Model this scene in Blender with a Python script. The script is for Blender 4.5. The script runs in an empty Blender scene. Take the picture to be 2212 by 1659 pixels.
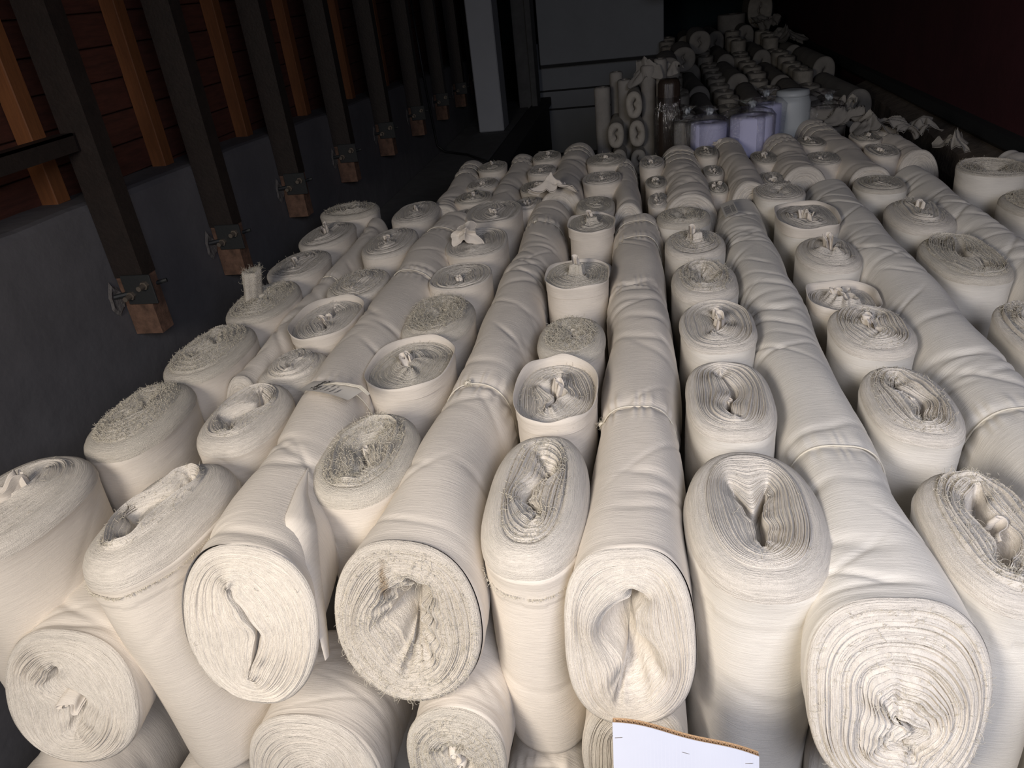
import bpy, math, random
import numpy as np
from mathutils import Matrix, Vector
PI = math.pi
C = bpy.context.scene.collection

# ------------------------------------------------------------ camera, world, light, exposure
def setup():
    f = 1600.0; cx, cy = 1106.0, 829.5; H = 1.15
    vy = np.array([1380 - cx, -80 - cy, f]); Y = vy / np.linalg.norm(vy)
    bx = 340.0; by = -(vy[0] * bx + f * f) / vy[1]
    D = np.array([bx, by, f]); D /= np.linalg.norm(D)
    Z = -D; X = np.cross(Y, Z)
    R = np.array([X, Y, Z])                      # world <- image-style camera (x right, y down, z forward)
    cam = bpy.data.cameras.new('camera'); cam.sensor_fit = 'HORIZONTAL'; cam.sensor_width = 36
    cam.lens = 36 * f / 2212; cam.clip_start = .01
    o = bpy.data.objects.new('camera', cam); C.objects.link(o)
    M = np.eye(4); M[:3, 0] = R[:, 0]; M[:3, 1] = -R[:, 1]; M[:3, 2] = -R[:, 2]; M[:3, 3] = (0, 0, H)
    o.matrix_world = Matrix(M.tolist())
    bpy.context.scene.camera = o
setup()
sc = bpy.context.scene
sc.view_settings.view_transform = 'Standard'; sc.view_settings.look = 'None'
sc.view_settings.gamma = 1; sc.view_settings.use_curve_mapping = False
sc.view_settings.exposure = 0.0
w = bpy.data.worlds.new('world'); sc.world = w; w.use_nodes = True
w.node_tree.nodes['Background'].inputs[0].default_value = (.62, .75, 1, 1)
w.node_tree.nodes['Background'].inputs[1].default_value = 0.03
def area(name, loc, target, sx, sy, power, col, spread=180):
    l = bpy.data.lights.new(name, 'AREA'); l.shape = 'RECTANGLE'; l.size = sx; l.size_y = sy
    l.energy = power; l.color = col; l.spread = math.radians(spread)
    o = bpy.data.objects.new(name, l); C.objects.link(o); o.location = loc
    o.rotation_euler = (Vector(target) - Vector(loc)).to_track_quat('-Z', 'Y').to_euler()
# daylight through the open doorway behind the camera: warm low part on the left, blue sky on the right
area('doorway_daylight', (-1.3, -.80, 1.35), (-.25, 1.05, -.35), .8, .9, 43, (1.0, .90, .785), 132)
area('doorway_sky', (1.1, -.85, 1.9), (.8, 1.15, -.35), 1.6, 1.2, 44, (.85, .87, 1.0), 134)

# ------------------------------------------------------------ materials
def mat(name, col=(.5, .5, .5), rough=.8, metal=0., bump=0., bscale=60., var=0., vscale=6., stretch=None, spec=None):
    m = bpy.data.materials.new(name); m.use_nodes = True
    nt = m.node_tree; b = nt.nodes['Principled BSDF']
    b.inputs['Base Color'].default_value = (*col, 1); b.inputs['Roughness'].default_value = rough
    b.inputs['Metallic'].default_value = metal
    if spec is not None: b.inputs['Specular IOR Level'].default_value = spec
    tc = nt.nodes.new('ShaderNodeTexCoord'); mp = nt.nodes.new('ShaderNodeMapping')
    nt.links.new(tc.outputs['Object'], mp.inputs[0])
    if stretch: mp.inputs['Scale'].default_value = stretch
    if var:
        n = nt.nodes.new('ShaderNodeTexNoise'); n.inputs['Scale'].default_value = vscale; n.inputs['Detail'].default_value = 6
        n.inputs['Roughness'].default_value = .65
        nt.links.new(mp.outputs[0], n.inputs[0])
        r = nt.nodes.new('ShaderNodeMapRange'); r.inputs[1].default_value = .3; r.inputs[2].default_value = .7
        r.inputs[3].default_value = 1 - var; r.inputs[4].default_value = 1 + var
        nt.links.new(n.outputs[0], r.inputs[0])
        mx = nt.nodes.new('ShaderNodeVectorMath'); mx.operation = 'SCALE'; mx.inputs[0].default_value = col
        nt.links.new(r.outputs[0], mx.inputs['Scale']); nt.links.new(mx.outputs[0], b.inputs['Base Color'])
    if bump:
        n = nt.nodes.new('ShaderNodeTexNoise'); n.inputs['Scale'].default_value = bscale; n.inputs['Detail'].default_value = 5
        nt.links.new(mp.outputs[0], n.inputs[0])
        bp = nt.nodes.new('ShaderNodeBump'); bp.inputs['Strength'].default_value = .8; bp.inputs['Distance'].default_value = bump
        nt.links.new(n.outputs[0], bp.inputs['Height']); nt.links.new(bp.outputs[0], b.inputs['Normal'])
    return m

def cloth_mat(name, col, slub=.0012, face=False, fuzz=.0, stain=None):
    """cream cotton; the side shows fine slubs round the roll, the rolled end shows the stacked layers"""
    m = bpy.data.materials.new(name); m.use_nodes = True
    nt = m.node_tree; N = nt.nodes; L = nt.links; b = N['Principled BSDF']
    b.inputs['Roughness'].default_value = .95; b.inputs['Specular IOR Level'].default_value = .12
    b.inputs['Sheen Weight'].default_value = .1
    mp = N.new('ShaderNodeMapping')
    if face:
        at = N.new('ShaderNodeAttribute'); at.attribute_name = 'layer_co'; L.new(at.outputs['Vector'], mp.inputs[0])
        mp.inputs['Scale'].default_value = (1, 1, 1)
    else:
        tc = N.new('ShaderNodeTexCoord'); L.new(tc.outputs['Object'], mp.inputs[0]); mp.inputs['Scale'].default_value = (18, 18, 230)
    n1 = N.new('ShaderNodeTexNoise'); n1.inputs['Scale'].default_value = 1; n1.inputs['Detail'].default_value = 4
    n1.inputs['Roughness'].default_value = .6; L.new(mp.outputs[0], n1.inputs[0])
    tc2 = N.new('ShaderNodeTexCoord'); n2 = N.new('ShaderNodeTexNoise'); n2.inputs['Scale'].default_value = 7; n2.inputs['Detail'].default_value = 5
    L.new(tc2.outputs['Object'], n2.inputs[0])
    n3 = N.new('ShaderNodeTexNoise'); n3.inputs['Scale'].default_value = 700 if not face else 420; n3.inputs['Detail'].default_value = 3
    L.new(tc2.outputs['Object'], n3.inputs[0])
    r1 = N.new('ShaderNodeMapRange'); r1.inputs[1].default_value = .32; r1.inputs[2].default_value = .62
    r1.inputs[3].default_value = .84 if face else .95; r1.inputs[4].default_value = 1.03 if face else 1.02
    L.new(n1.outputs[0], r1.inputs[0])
    r2 = N.new('ShaderNodeMapRange'); r2.inputs[1].default_value = .3; r2.inputs[2].default_value = .7
    r2.inputs[3].default_value = .93; r2.inputs[4].default_value = 1.03; L.new(n2.outputs[0], r2.inputs[0])
    mu = N.new('ShaderNodeMath'); mu.operation = 'MULTIPLY'; L.new(r1.outputs[0], mu.inputs[0]); L.new(r2.outputs[0], mu.inputs[1])
    mx = N.new('ShaderNodeVectorMath'); mx.operation = 'SCALE'; mx.inputs[0].default_value = col
    L.new(mu.outputs[0], mx.inputs['Scale']); L.new(mx.outputs[0], b.inputs['Base Color'])
    if stain:                                                  # a brown rust mark with a shape of its own
        vm = N.new('ShaderNodeVectorMath'); vm.operation = 'SUBTRACT'; vm.inputs[1].default_value = (stain[0], stain[1], 0); L.new(tc2.outputs['Object'], vm.inputs[0])
        vs = N.new('ShaderNodeVectorMath'); vs.operation = 'MULTIPLY'; vs.inputs[1].default_value = (95, 26, 0); L.new(vm.outputs[0], vs.inputs[0])
        nd = N.new('ShaderNodeTexNoise'); nd.inputs['Scale'].default_value = 60; L.new(tc2.outputs['Object'], nd.inputs[0])
        va = N.new('ShaderNodeVectorMath'); va.operation = 'MULTIPLY_ADD'; va.inputs[1].default_value = (1.6, 1.6, 0); L.new(nd.outputs['Color'], va.inputs[0]); L.new(vs.outputs[0], va.inputs[2])
        vl = N.new('ShaderNodeVectorMath'); vl.operation = 'LENGTH'; L.new(va.outputs[0], vl.inputs[0])
        rs = N.new('ShaderNodeMapRange'); rs.inputs[1].default_value = .5; rs.inputs[2].default_value = 1.5; rs.inputs[3].default_value = .75; rs.inputs[4].default_value = 0; L.new(vl.outputs['Value'], rs.inputs[0])
        mc = N.new('ShaderNodeMix'); mc.data_type = 'RGBA'; L.new(rs.outputs[0], mc.inputs[0]); L.new(mx.outputs[0], mc.inputs[6]); mc.inputs[7].default_value = (.30, .20, .10, 1)
        L.new(mc.outputs[2], b.inputs['Base Color'])
    ad = N.new('ShaderNodeMath'); ad.operation = 'MULTIPLY_ADD'; ad.inputs[1].default_value = .45 + fuzz
    L.new(n3.outputs[0], ad.inputs[0]); L.new(n1.outputs[0], ad.inputs[2])
    bp = N.new('ShaderNodeBump'); bp.inputs['Strength'].default_value = 1.0
    bp.inputs['Distance'].default_value = slub * (3.6 if face else 1.0)
    L.new(ad.outputs[0], bp.inputs['Height']); L.new(bp.outputs[0], b.inputs['Normal'])
    return m
CREAM = (.80, .738, .655)
M = dict(
    side=cloth_mat('cream_cotton', CREAM),
    side2=cloth_mat('pale_cotton', (.80, .765, .70)),
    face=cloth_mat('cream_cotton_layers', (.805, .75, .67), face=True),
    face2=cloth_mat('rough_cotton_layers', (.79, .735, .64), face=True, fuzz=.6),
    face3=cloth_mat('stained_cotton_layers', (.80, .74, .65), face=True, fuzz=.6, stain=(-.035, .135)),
    thread=mat('cotton_thread', (.72, .67, .56), .95, spec=.1),
    darkthread=mat('grey_thread', (.34, .31, .27), .95, spec=.1),
    string=mat('cotton_string', (.78, .73, .62), .9, bump=.002, bscale=300),
    dim=mat('falloff_dimmed_cotton', (.27, .255, .235), .95, bump=.004, bscale=25, var=.18, vscale=5),  # cotton darkened in its colour to imitate light falling off with distance
    dimface=mat('falloff_dimmed_cotton_end', (.36, .335, .295), .95, bump=.004, bscale=60, var=.2, vscale=12),  # lighter far cloth, the same light falloff put into its colour
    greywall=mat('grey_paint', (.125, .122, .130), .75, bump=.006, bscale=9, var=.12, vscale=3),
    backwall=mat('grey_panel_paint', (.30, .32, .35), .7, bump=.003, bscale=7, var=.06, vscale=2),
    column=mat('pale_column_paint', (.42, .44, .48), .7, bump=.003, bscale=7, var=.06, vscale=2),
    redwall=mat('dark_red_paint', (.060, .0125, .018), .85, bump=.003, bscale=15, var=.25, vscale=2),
    steel=mat('dark_painted_steel', (.017, .011, .009), .6, bump=.002, bscale=60, var=.3, vscale=14),
    rust=mat('rusty_steel', (.14, .078, .052), .85, bump=.003, bscale=50, var=.45, vscale=18),
    plate=mat('black_bracket_steel', (.022, .024, .025), .6, bump=.001, bscale=80),
    bolt=mat('worn_bolt_steel', (.20, .17, .14), .5, metal=.5),
    plaster=mat('broken_plaster', (.13, .12, .115), .95, bump=.02, bscale=30, var=.35, vscale=20),
    stud=mat('orange_pine', (.20, .072, .022), .7, bump=.001, bscale=20, var=.22, vscale=10, stretch=(6, 6, .6)),
    boards=mat('dark_red_boards', (.075, .022, .013), .8, bump=.003, bscale=12, var=.35, vscale=6, stretch=(1, 1, 8)),
    floor=mat('dark_floor', (.05, .05, .052), .9, bump=.004, bscale=20, var=.2),
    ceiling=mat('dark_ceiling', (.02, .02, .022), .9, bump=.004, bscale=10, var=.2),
    ledge=mat('dusty_ledge', (.12, .122, .125), .9, bump=.004, bscale=20, var=.2),
    beam=mat('dark_beam', (.03, .031, .033), .8, var=.2),
    cable=mat('black_cable', (.008, .008, .009), .5),
    dustboard=mat('dusty_brown_board', (.13, .105, .083), .95, bump=.006, bscale=30, var=.35, vscale=9),
    card=mat('white_faced_card', (.60, .63, .73), .5, bump=.0006, bscale=8, var=.03, vscale=4),
    kraft=mat('kraft_cardboard', (.46, .30, .17), .85, var=.1, vscale=20),
    kraftdark=mat('kraft_cardboard_inside', (.20, .125, .07), .9),
    paper=mat('label_paper', (.68, .65, .60), .8),
    ink=mat('black_ink', (.01, .01, .01), .7),
    greyink=mat('grey_print', (.14, .14, .15), .7),
    foam=mat('yellow_foam', (.62, .50, .12), .9, bump=.004, bscale=80),
    lav=mat('lavender_cloth', (.60, .61, .86), .8, bump=.002, bscale=40),
    brown=mat('dark_brown_wrap', (.040, .028, .022), .4, bump=.004, bscale=14, stretch=(8, 8, .6)),
    whitepl=mat('white_plastic', (.48, .52, .55), .45),
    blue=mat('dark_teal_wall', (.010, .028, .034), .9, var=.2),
)
def film(name):
    m = bpy.data.materials.new(name); m.use_nodes = True
    nt = m.node_tree; N = nt.nodes; L = nt.links
    N.remove(N['Principled BSDF']); out = N['Material Output']
    t = N.new('ShaderNodeBsdfTransparent'); t.inputs[0].default_value = (.97, .975, .985, 1)
    g = N.new('ShaderNodeBsdfGlossy'); g.inputs['Roughness'].default_value = .12
    fr = N.new('ShaderNodeLayerWeight'); fr.inputs[0].default_value = .3
    m2 = N.new('ShaderNodeMath'); m2.operation = 'MULTIPLY_ADD'; m2.inputs[1].default_value = .45; m2.inputs[2].default_value = .16
    L.new(fr.outputs[1], m2.inputs[0])
    n = N.new('ShaderNodeTexNoise'); n.inputs['Scale'].default_value = 18; n.inputs['Detail'].default_value = 4
    b = N.new('ShaderNodeBump'); b.inputs['Distance'].default_value = .02; L.new(n.outputs[0], b.inputs['Height'])
    L.new(b.outputs[0], g.inputs['Normal'])
    mix = N.new('ShaderNodeMixShader'); L.new(m2.outputs[0], mix.inputs[0]); L.new(t.outputs[0], mix.inputs[1]); L.new(g.outputs[0], mix.inputs[2])
    L.new(mix.outputs[0], out.inputs[0]); return m
M['film'] = film('clear_plastic_film')

# ------------------------------------------------------------ object helpers
def tag(o, label=None, cat=None, group=None, kind=None):
    if label: o['label'] = label
    if cat: o['category'] = cat
    if group: o['group'] = group
    if kind: o['kind'] = kind
    return o
def empty(name, loc, label, cat, group=None):
    o = bpy.data.objects.new(name, None); C.objects.link(o); o.location = loc; o.empty_display_size = .05
    return tag(o, label, cat, group)
def mesh_ob(name, V, F, m, parent=None, smooth=True, attr=None):
    me = bpy.data.meshes.new(name)
    V = np.asarray(V, dtype=np.float32)
    if isinstance(F, np.ndarray):
        nf, k = F.shape
        me.vertices.add(len(V)); me.vertices.foreach_set('co', V.ravel())
        me.loops.add(nf * k); me.loops.foreach_set('vertex_index', F.astype(np.int32).ravel())
        me.polygons.add(nf); me.polygons.foreach_set('loop_start', np.arange(nf, dtype=np.int32) * k)
        me.polygons.foreach_set('loop_total', np.full(nf, k, dtype=np.int32))
        me.update(calc_edges=True)
    else:
        me.from_pydata(V.tolist(), [], [list(map(int, f)) for f in F]); me.update()
    me.polygons.foreach_set('use_smooth', np.full(len(me.polygons), smooth))
    if attr is not None:
        a = me.attributes.new('layer_co', 'FLOAT_VECTOR', 'POINT'); a.data.foreach_set('vector', np.asarray(attr, dtype=np.float32).ravel())
    me.materials.append(m)
    o = bpy.data.objects.new(name, me); C.objects.link(o)
    if parent is not None: o.parent = parent
    return o
def grid_faces(nr, na, closed=True, off=0):
    i = np.arange(nr - 1)[:, None]; j = np.arange(na if closed else na - 1)[None, :]
    a = i * na + j; b = (i + 1) * na + j; c = (i + 1) * na + (j + 1) % na; d = i * na + (j + 1) % na
    return np.stack([a, b, c, d], -1).reshape(-1, 4) + off
class MB:
    """collects boxes, prisms and tubes into one mesh"""
    def __init__(s): s.V = []; s.F = []
    def add(s, V, F):
        o = len(s.V); s.V += [tuple(v) for v in V]; s.F += [[i + o for i in f] for f in F]; return s
    def box(s, x0, x1, y0, y1, z0, z1, bev=0.):
        if bev <= 0:
            V = [(x, y, z) for x in (x0, x1) for y in (y0, y1) for z in (z0, z1)]
            return s.add(V, [(0, 1, 3, 2), (4, 6, 7, 5), (0, 4, 5, 1), (2, 3, 7, 6), (0, 2, 6, 4), (1, 5, 7, 3)])
        P = [(x0 + bev, y0), (x1 - bev, y0), (x1, y0 + bev), (x1, y1 - bev), (x1 - bev, y1), (x0 + bev, y1), (x0, y1 - bev), (x0, y0 + bev)]
        V = []; b = bev
        for z, k in ((z0, b), (z0 + b, 0), (z1 - b, 0), (z1, b)):
            for (x, y) in P:
                V.append((min(max(x, x0 + k), x1 - k), min(max(y, y0 + k), y1 - k), z))
        F = [(r * 8 + i, r * 8 + (i + 1) % 8, r * 8 + 8 + (i + 1) % 8, r * 8 + 8 + i) for r in range(3) for i in range(8)]
        return s.add(V, F + [tuple(range(7, -1, -1)), tuple(range(24, 32))])
    def prism(s, poly, z0, z1):
        n = len(poly); V = [(x, y, z0) for x, y in poly] + [(x, y, z1) for x, y in poly]
        return s.add(V, [(i, (i + 1) % n, n + (i + 1) % n, n + i) for i in range(n)] + [tuple(range(n - 1, -1, -1)), tuple(range(n, 2 * n))])
    def tube(s, pts, r, n=8, cap=True):
        P = [Vector(p) for p in pts]; k0 = len(s.V); up = Vector((0, 0, 1))
        for i, p in enumerate(P):
            t = (P[min(i + 1, len(P) - 1)] - P[max(i - 1, 0)]).normalized()
            a = t.cross(up if abs(t.z) < .95 else Vector((1, 0, 0))).normalized(); b = a.cross(t)
            rr = r[i] if isinstance(r, (list, tuple)) else r
            for j in range(n):
                q = p + (a * math.cos(2 * PI * j / n) + b * math.sin(2 * PI * j / n)) * rr; s.V.append(tuple(q))
        for i in range(len(P) - 1):
            for j in range(n):
                s.F.append([k0 + i * n + j, k0 + i * n + (j + 1) % n, k0 + (i + 1) * n + (j + 1) % n, k0 + (i + 1) * n + j])
        if cap: s.F.append([k0 + j for j in range(n)][::-1]); s.F.append([k0 + (len(P) - 1) * n + j for j in range(n)])
        return s
    def build(s, name, m, parent=None, smooth=False):
        return mesh_ob(name, s.V, s.F, m, parent, smooth)
def tri_threads(P, r=.00045):
    """P: n threads x k points x 3 -> thin three-sided tubes"""
    n, k, _ = P.shape
    T = np.gradient(P, axis=1); T /= np.linalg.norm(T, axis=2, keepdims=True) + 1e-9
    A = np.cross(T, np.array([.31, .52, .79])); A /= np.linalg.norm(A, axis=2, keepdims=True) + 1e-9
    B = np.cross(T, A)
    rr = r * np.linspace(1.1, .6, k)[None, :, None]
    V = np.stack([P + rr * (A * math.cos(a) + B * math.sin(a)) for a in (0, 2.094, 4.188)], 2)   # n,k,3,3
    base = (np.arange(n)[:, None, None] * k + np.arange(k - 1)[None, :, None]) * 3
    j = np.arange(3)[None, None, :]; j2 = (j + 1) % 3
    F = np.stack([base + j, base + j2, base + 3 + j2, base + 3 + j], -1).reshape(-1, 4)
    return V.reshape(-1, 3), F
def make_threads(rng, starts, dirs, length, curl=.9, k=6, drop=.0):
    n = len(starts); P = [starts]; d = dirs / (np.linalg.norm(dirs, axis=1, keepdims=True) + 1e-9)
    ax = rng.normal(size=(n, 3)); step = (length * rng.uniform(.4, 1.2, n))[:, None] / (k - 1)
    for i in range(k - 1):
        d = d + curl * .35 * np.cross(ax, d) + rng.normal(scale=.16, size=(n, 3)); d[:, 2] -= drop
        d /= np.linalg.norm(d, axis=1, keepdims=True) + 1e-9
        P.append(P[-1] + d * step)
    return np.stack(P, 1)

# ------------------------------------------------------------ the fabric roll
def smooth_noise(rng, kmax, x, period=2 * PI, p=1.0):
    y = np.zeros_like(x)
    for k in range(1, kmax + 1): y += rng.normal() / k ** p * np.sin(k * x * 2 * PI / period + rng.uniform(0, 2 * PI))
    return y
def roll(name, parent, W, D, L, seed, q=1, st=None, lying=False):
    """one roll in its own frame: cross-section u (x) by v (y), axis w (z), rolled end at w=0.
    st: dict of the look. Returns nothing; parts are children of parent."""
    st = dict(st or {}); g = st.get
    rng = np.random.default_rng(seed)
    a, b = W / 2, D / 2
    na = {0: 40, 1: 110, 2: 260}[q]; nl = {0: 10, 1: 40, 2: 90}[q]
    if lying and q: nl = int(min(330, max(nl, L / (.011 if q == 2 else .018))))
    th = np.linspace(0, 2 * PI, na, endpoint=False)
    n = g('n', 2.35)
    c, s = np.cos(th), np.sin(th); rr = (abs(c) ** n + abs(s) ** n) ** (-1 / n)
    pert = 1 + g('lump', .018) * smooth_noise(rng, 5, th, p=.7)
    U0, V0 = rr * c * pert, rr * s * pert
    rad = min(a, b)
    er = g('round', .022)                                      # rounding of the shoulder
    # inner slit
    ls, ws = g('slit', .45) * b, g('open', .05) * a
    bend, kb, pb = g('bend', .12) * a, g('kb', 1.3), rng.uniform(0, 6.28)
    cu, cv = g('cu', 0.) * a, g('cv', 0.) * b
    rot = g('rot', rng.uniform(-.12, .12)); sgn = np.sin(th)
    Ui = ws * np.cos(th) * (1 - .25 * g('wobble', .6) * smooth_noise(rng, 6, th)) + bend * np.sin(kb * sgn * PI + pb)
    Vi = ls * sgn
    if g('heart'):                                            # two lobes folded inwards from the top
        Ui = ws * np.cos(th) + .34 * a * np.cos(th) * np.clip(np.sin(th), 0, 1) ** 1.0
        Vi = ls * sgn - .80 * ls * np.clip(np.sin(th), 0, 1) ** 10
    ui = cu + Ui * math.cos(rot) - Vi * math.sin(rot); vi = cv + Ui * math.sin(rot) + Vi * math.cos(rot)
    rin = 1 - er / rad * .9
    Uo, Vo = U0 * a * rin, V0 * b * (1 - er / b * .9)
    NL = {0: 5, 1: 30, 2: int(g('layers', 58))}[q]              # real ridges; finer layers come from the bump
    sub = 3 if q == 2 else (2 if q else 1)
    S = (np.arange(NL * sub + 1)) / (NL * sub)
    fx = smooth_noise(rng, 14, th, p=.35); fx /= np.abs(fx).max() + 1e-6
    fx2 = smooth_noise(rng, 9, th, p=.4); fx2 /= np.abs(fx2).max() + 1e-6
    A = g('wave', .006); s0 = g('ws0', .12)
    du, dv = Uo - ui, Vo - vi; ln = np.hypot(du, dv) + 1e-6
    gs = np.exp(-((S - s0) / g('wsig', .32)) ** 2) * (1 - S) ** .5
    lay = rng.normal(size=NL + 2) * g('layer_h', .0022)
    lay = lay + np.convolve(rng.normal(size=NL + 2), np.ones(5) / 5, 'same') * g('layer_h', .0022) * 1.6
    ridge = g('ridge', .0017)
    big = smooth_noise(rng, 3, th) * g('tilt', .004)
    def height(Sv, T=None):
        """height of the rolled end at ring fraction Sv over all angles"""
        Sv = np.asarray(Sv)[:, None]
        dm = g('dome', .008) * (1 - Sv ** 2)
        cr = -g('crater', .0) * np.exp(-(Sv / g('crw', .28)) ** 2)
        nb = g('nub', .0) * np.exp(-(Sv / .07) ** 2)
        x = g('slant', 0.) * (U0 * a)[None, :] * Sv + g('shear', 0.) * -(vi + (Vo - vi) * Sv)
        return dm + cr + nb + x + big[None, :] * Sv * (1 - Sv * .6) * 1.0
    Hf = height(S)
    li = np.clip((S * NL).astype(int), 0, NL); fr = (S * NL) % 1
    if q: 
        up = (np.abs(fr - .5) < .34) if q == 2 else (fr < .25)
        Hf = Hf + (lay[li] + up * ridge)[:, None] * (1 + .5 * fx2[None, :])
        Hf += g('fold_h', .0045) * gs[:, None] * fx2[None, :]
    Pu = ui + du * S[:, None] + (du / ln) * A * gs[:, None] * fx
    Pv = vi + dv * S[:, None] + (dv / ln) * A * gs[:, None] * fx
    # core hole rings
    nh = 3 if q < 2 else 6; hole = g('hole', .05)
    hu, hv, hh = [], [], []
    for j in range(nh, 0, -1):
        t = j / nh; k = 1 - .75 * t
        cxl = cu + (ui - cu) * (1 - .18 * t); cyl = cv + (vi - cv) * (1 - .18 * t)
        sx = cu + (Ui * k) * math.cos(rot) - Vi * (1 - .2 * t) * math.sin(rot) if not g('heart') else cxl
        sy = cv + (Ui * k) * math.sin(rot) + Vi * (1 - .2 * t) * math.cos(rot) if not g('heart') else cyl
        hu.append(sx + (du / ln) * A * gs[0] * fx * (1 - t)); hv.append(sy + (dv / ln) * A * gs[0] * fx * (1 - t)); hh.append(Hf[0] - hole * t ** .8)
    # shoulder rings
    nr = {0: 2, 1: 5, 2: 10}[q]
    ru, rv, rh = [], [], []
    for j in range(1, nr + 1):
        f = j / nr * PI / 2; k = math.sin(f)
        ru.append(Uo + (U0 * a - Uo) * k); rv.append(Vo + (V0 * b - Vo) * k)
        rg = ridge * .9 * ((j % 2) * 1.0) if (q == 2 and j < nr) else 0
        rh.append(Hf[-1] - er * (1 - math.cos(f)) + rg)
    PU = np.vstack([hu, Pu, ru]); PV = np.vstack([hv, Pv, rv]); PH = np.vstack([hh, Hf, rh])
    rec = g('recess', 0.)
    PH = PH - rec
    horn = g('horn')
    nR = PU.shape[0]
    Vt = np.stack([PU, PV, PH], -1).reshape(-1, 3)
    F = grid_faces(nR, na)
    sv = np.concatenate([-np.arange(nh, 0, -1) / nh * .3, S, 1 + np.arange(1, nr + 1) / nr * er / ln.mean()])
    fine = g('fine', 2.2)
    lc = np.stack([np.broadcast_to(np.cos(th) * 4.5, PU.shape), np.broadcast_to(np.sin(th) * 4.5, PU.shape),
                   np.broadcast_to((sv * ln.mean() * 260 * fine / 2.2 * 1.9)[:, None], PU.shape)], -1).reshape(-1, 3)
    cen = np.array([[PU[0].mean(), PV[0].mean(), PH[0].mean()]])
    Vt = np.vstack([Vt, cen]); lc = np.vstack([lc, [[0, 0, 0]]])
    ci = len(Vt) - 1
    capF = np.array([[ci, j, (j + 1) % na, (j + 1) % na] for j in range(na)])
    faces = [list(f) for f in F] if q == 0 else None
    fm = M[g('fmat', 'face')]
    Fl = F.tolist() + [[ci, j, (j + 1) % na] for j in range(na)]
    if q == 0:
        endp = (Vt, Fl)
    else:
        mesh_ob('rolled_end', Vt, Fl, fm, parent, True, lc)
    # ---- body
    Wn = -np.linspace(0, 1, nl) ** g('lpow', 1.0) * (L - .02)
    w0 = PH[-1]                                               # rim heights
    ca = np.zeros((nl, na))
    per = 2 * PI
    ncre = int(g('creases', 8) * (1 if q == 2 else .7)) if q else 0
    for _ in range(ncre):
        wc = -rng.uniform(.03, 1) * L; pc = rng.uniform(0, per); amp = rng.uniform(.4, 1) * g('camp', .0035)
        sl = rng.normal() * .085; wd = rng.uniform(.009, .022) * (1 if q == 2 else 1.5); ex = rng.uniform(.35, 1.3)
        dphi = (th[None, :] - pc + PI) % per - PI
        ca -= amp * np.exp(-((Wn[:, None] - wc - sl * dphi - .012 * np.sin(3 * dphi + pc)) / wd) ** 2) * np.exp(-(dphi / ex) ** 2)
    ca += g('lumpb', .003) * np.sin(Wn[:, None] * 9 + 2 * th[None, :] + pc if ncre else Wn[:, None] * 9) * (q > 0)
    for tie in g('ties', ()):                                  # (w, depth, slope)
        ww = Wn[:, None] + tie[0] - tie[2] * np.cos(th - 1.2)[None, :]
        ca -= tie[1] * np.exp(-(ww / .022) ** 2)
        if q: 
            pl = np.sin(th * 23 + 3 * fx)[None, :]
            ca += tie[1] * .30 * pl * np.exp(-((np.abs(ww) - .03) / .035) ** 2)
    if g('collar'):                                            # the outermost turn ends a hand's width below the rim
        ca += .0028 * ((-Wn[:, None]) < g('collar') + .006 * fx2[None, :])
    for d_ in (.010, .022, .040): ca -= .0011 * np.clip((-Wn[:, None] - d_ - .004 * fx2[None, :]) / .004, 0, 1) * (g('edges', 1))
    ca *= np.clip(-Wn / .010, 0, 1)[:, None]
    sp = g('spine')
    if sp:
        sp = np.array(sp); k = np.interp(-Wn, sp[:, 0], sp[:, 1]); kv = np.interp(-Wn, sp[:, 0], sp[:, 2])
        ku = np.interp(-Wn, sp[:, 0], sp[:, 3]); kh = np.interp(-Wn, sp[:, 0], sp[:, 4])
    else: k = kv = np.zeros(nl); ku = kh = np.ones(nl)
    nu, nv = np.cos(th) , np.sin(th)
    BU = (U0 * a)[None, :] * ku[:, None] + nu * ca + k[:, None]
    BV = (V0 * b)[None, :] * kh[:, None] + nv * ca + kv[:, None]
    fade = np.exp(Wn / .15)[:, None]
    BW = Wn[:, None] + w0[None, :] * fade
    # far cap
    eru = g('endround', .02); eu, ev, ew = [], [], []
    for f in (.35, .7, 1.0):
        f *= PI / 2; eu.append((BU[-1] - k[-1]) * (1 - (1 - math.cos(f)) * min(.9, eru / a)) + k[-1]); ev.append((BV[-1] - kv[-1]) * (1 - (1 - math.cos(f)) * min(.9, eru / b)) + kv[-1])
        ew.append(BW[-1] - eru * math.sin(f))
    BU = np.vstack([BU, eu]); BV = np.vstack([BV, ev]); BW = np.vstack([BW, ew])
    Vb = np.stack([BU, BV, BW], -1).reshape(-1, 3); nb_ = BU.shape[0]
    Fb = grid_faces(nb_, na).tolist() + [[(nb_ - 1) * na + j for j in range(na)][::-1]]
    sm = M[g('smat', 'side')]
    if q == 0:
        o = len(endp[0])
        return mesh_ob(name, np.vstack([endp[0], Vb]), endp[1] + [[i + o for i in f] for f in Fb], M[g('smat', 'dim')], parent, True, np.zeros((o + len(Vb), 3)))
    mesh_ob('cloth_wrap', Vb, Fb, sm, parent)
    def at(sq, ang):
        """point on the rolled end"""
        i = np.clip((nh + sq * (len(S) - 1)).astype(int), 0, nR - 1); j = (ang / per * na).astype(int) % na
        return np.stack([PU[i, j], PV[i, j], PH[i, j]], -1), np.stack([np.cos(th[j]), np.sin(th[j]), np.zeros(len(j))], -1)
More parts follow.
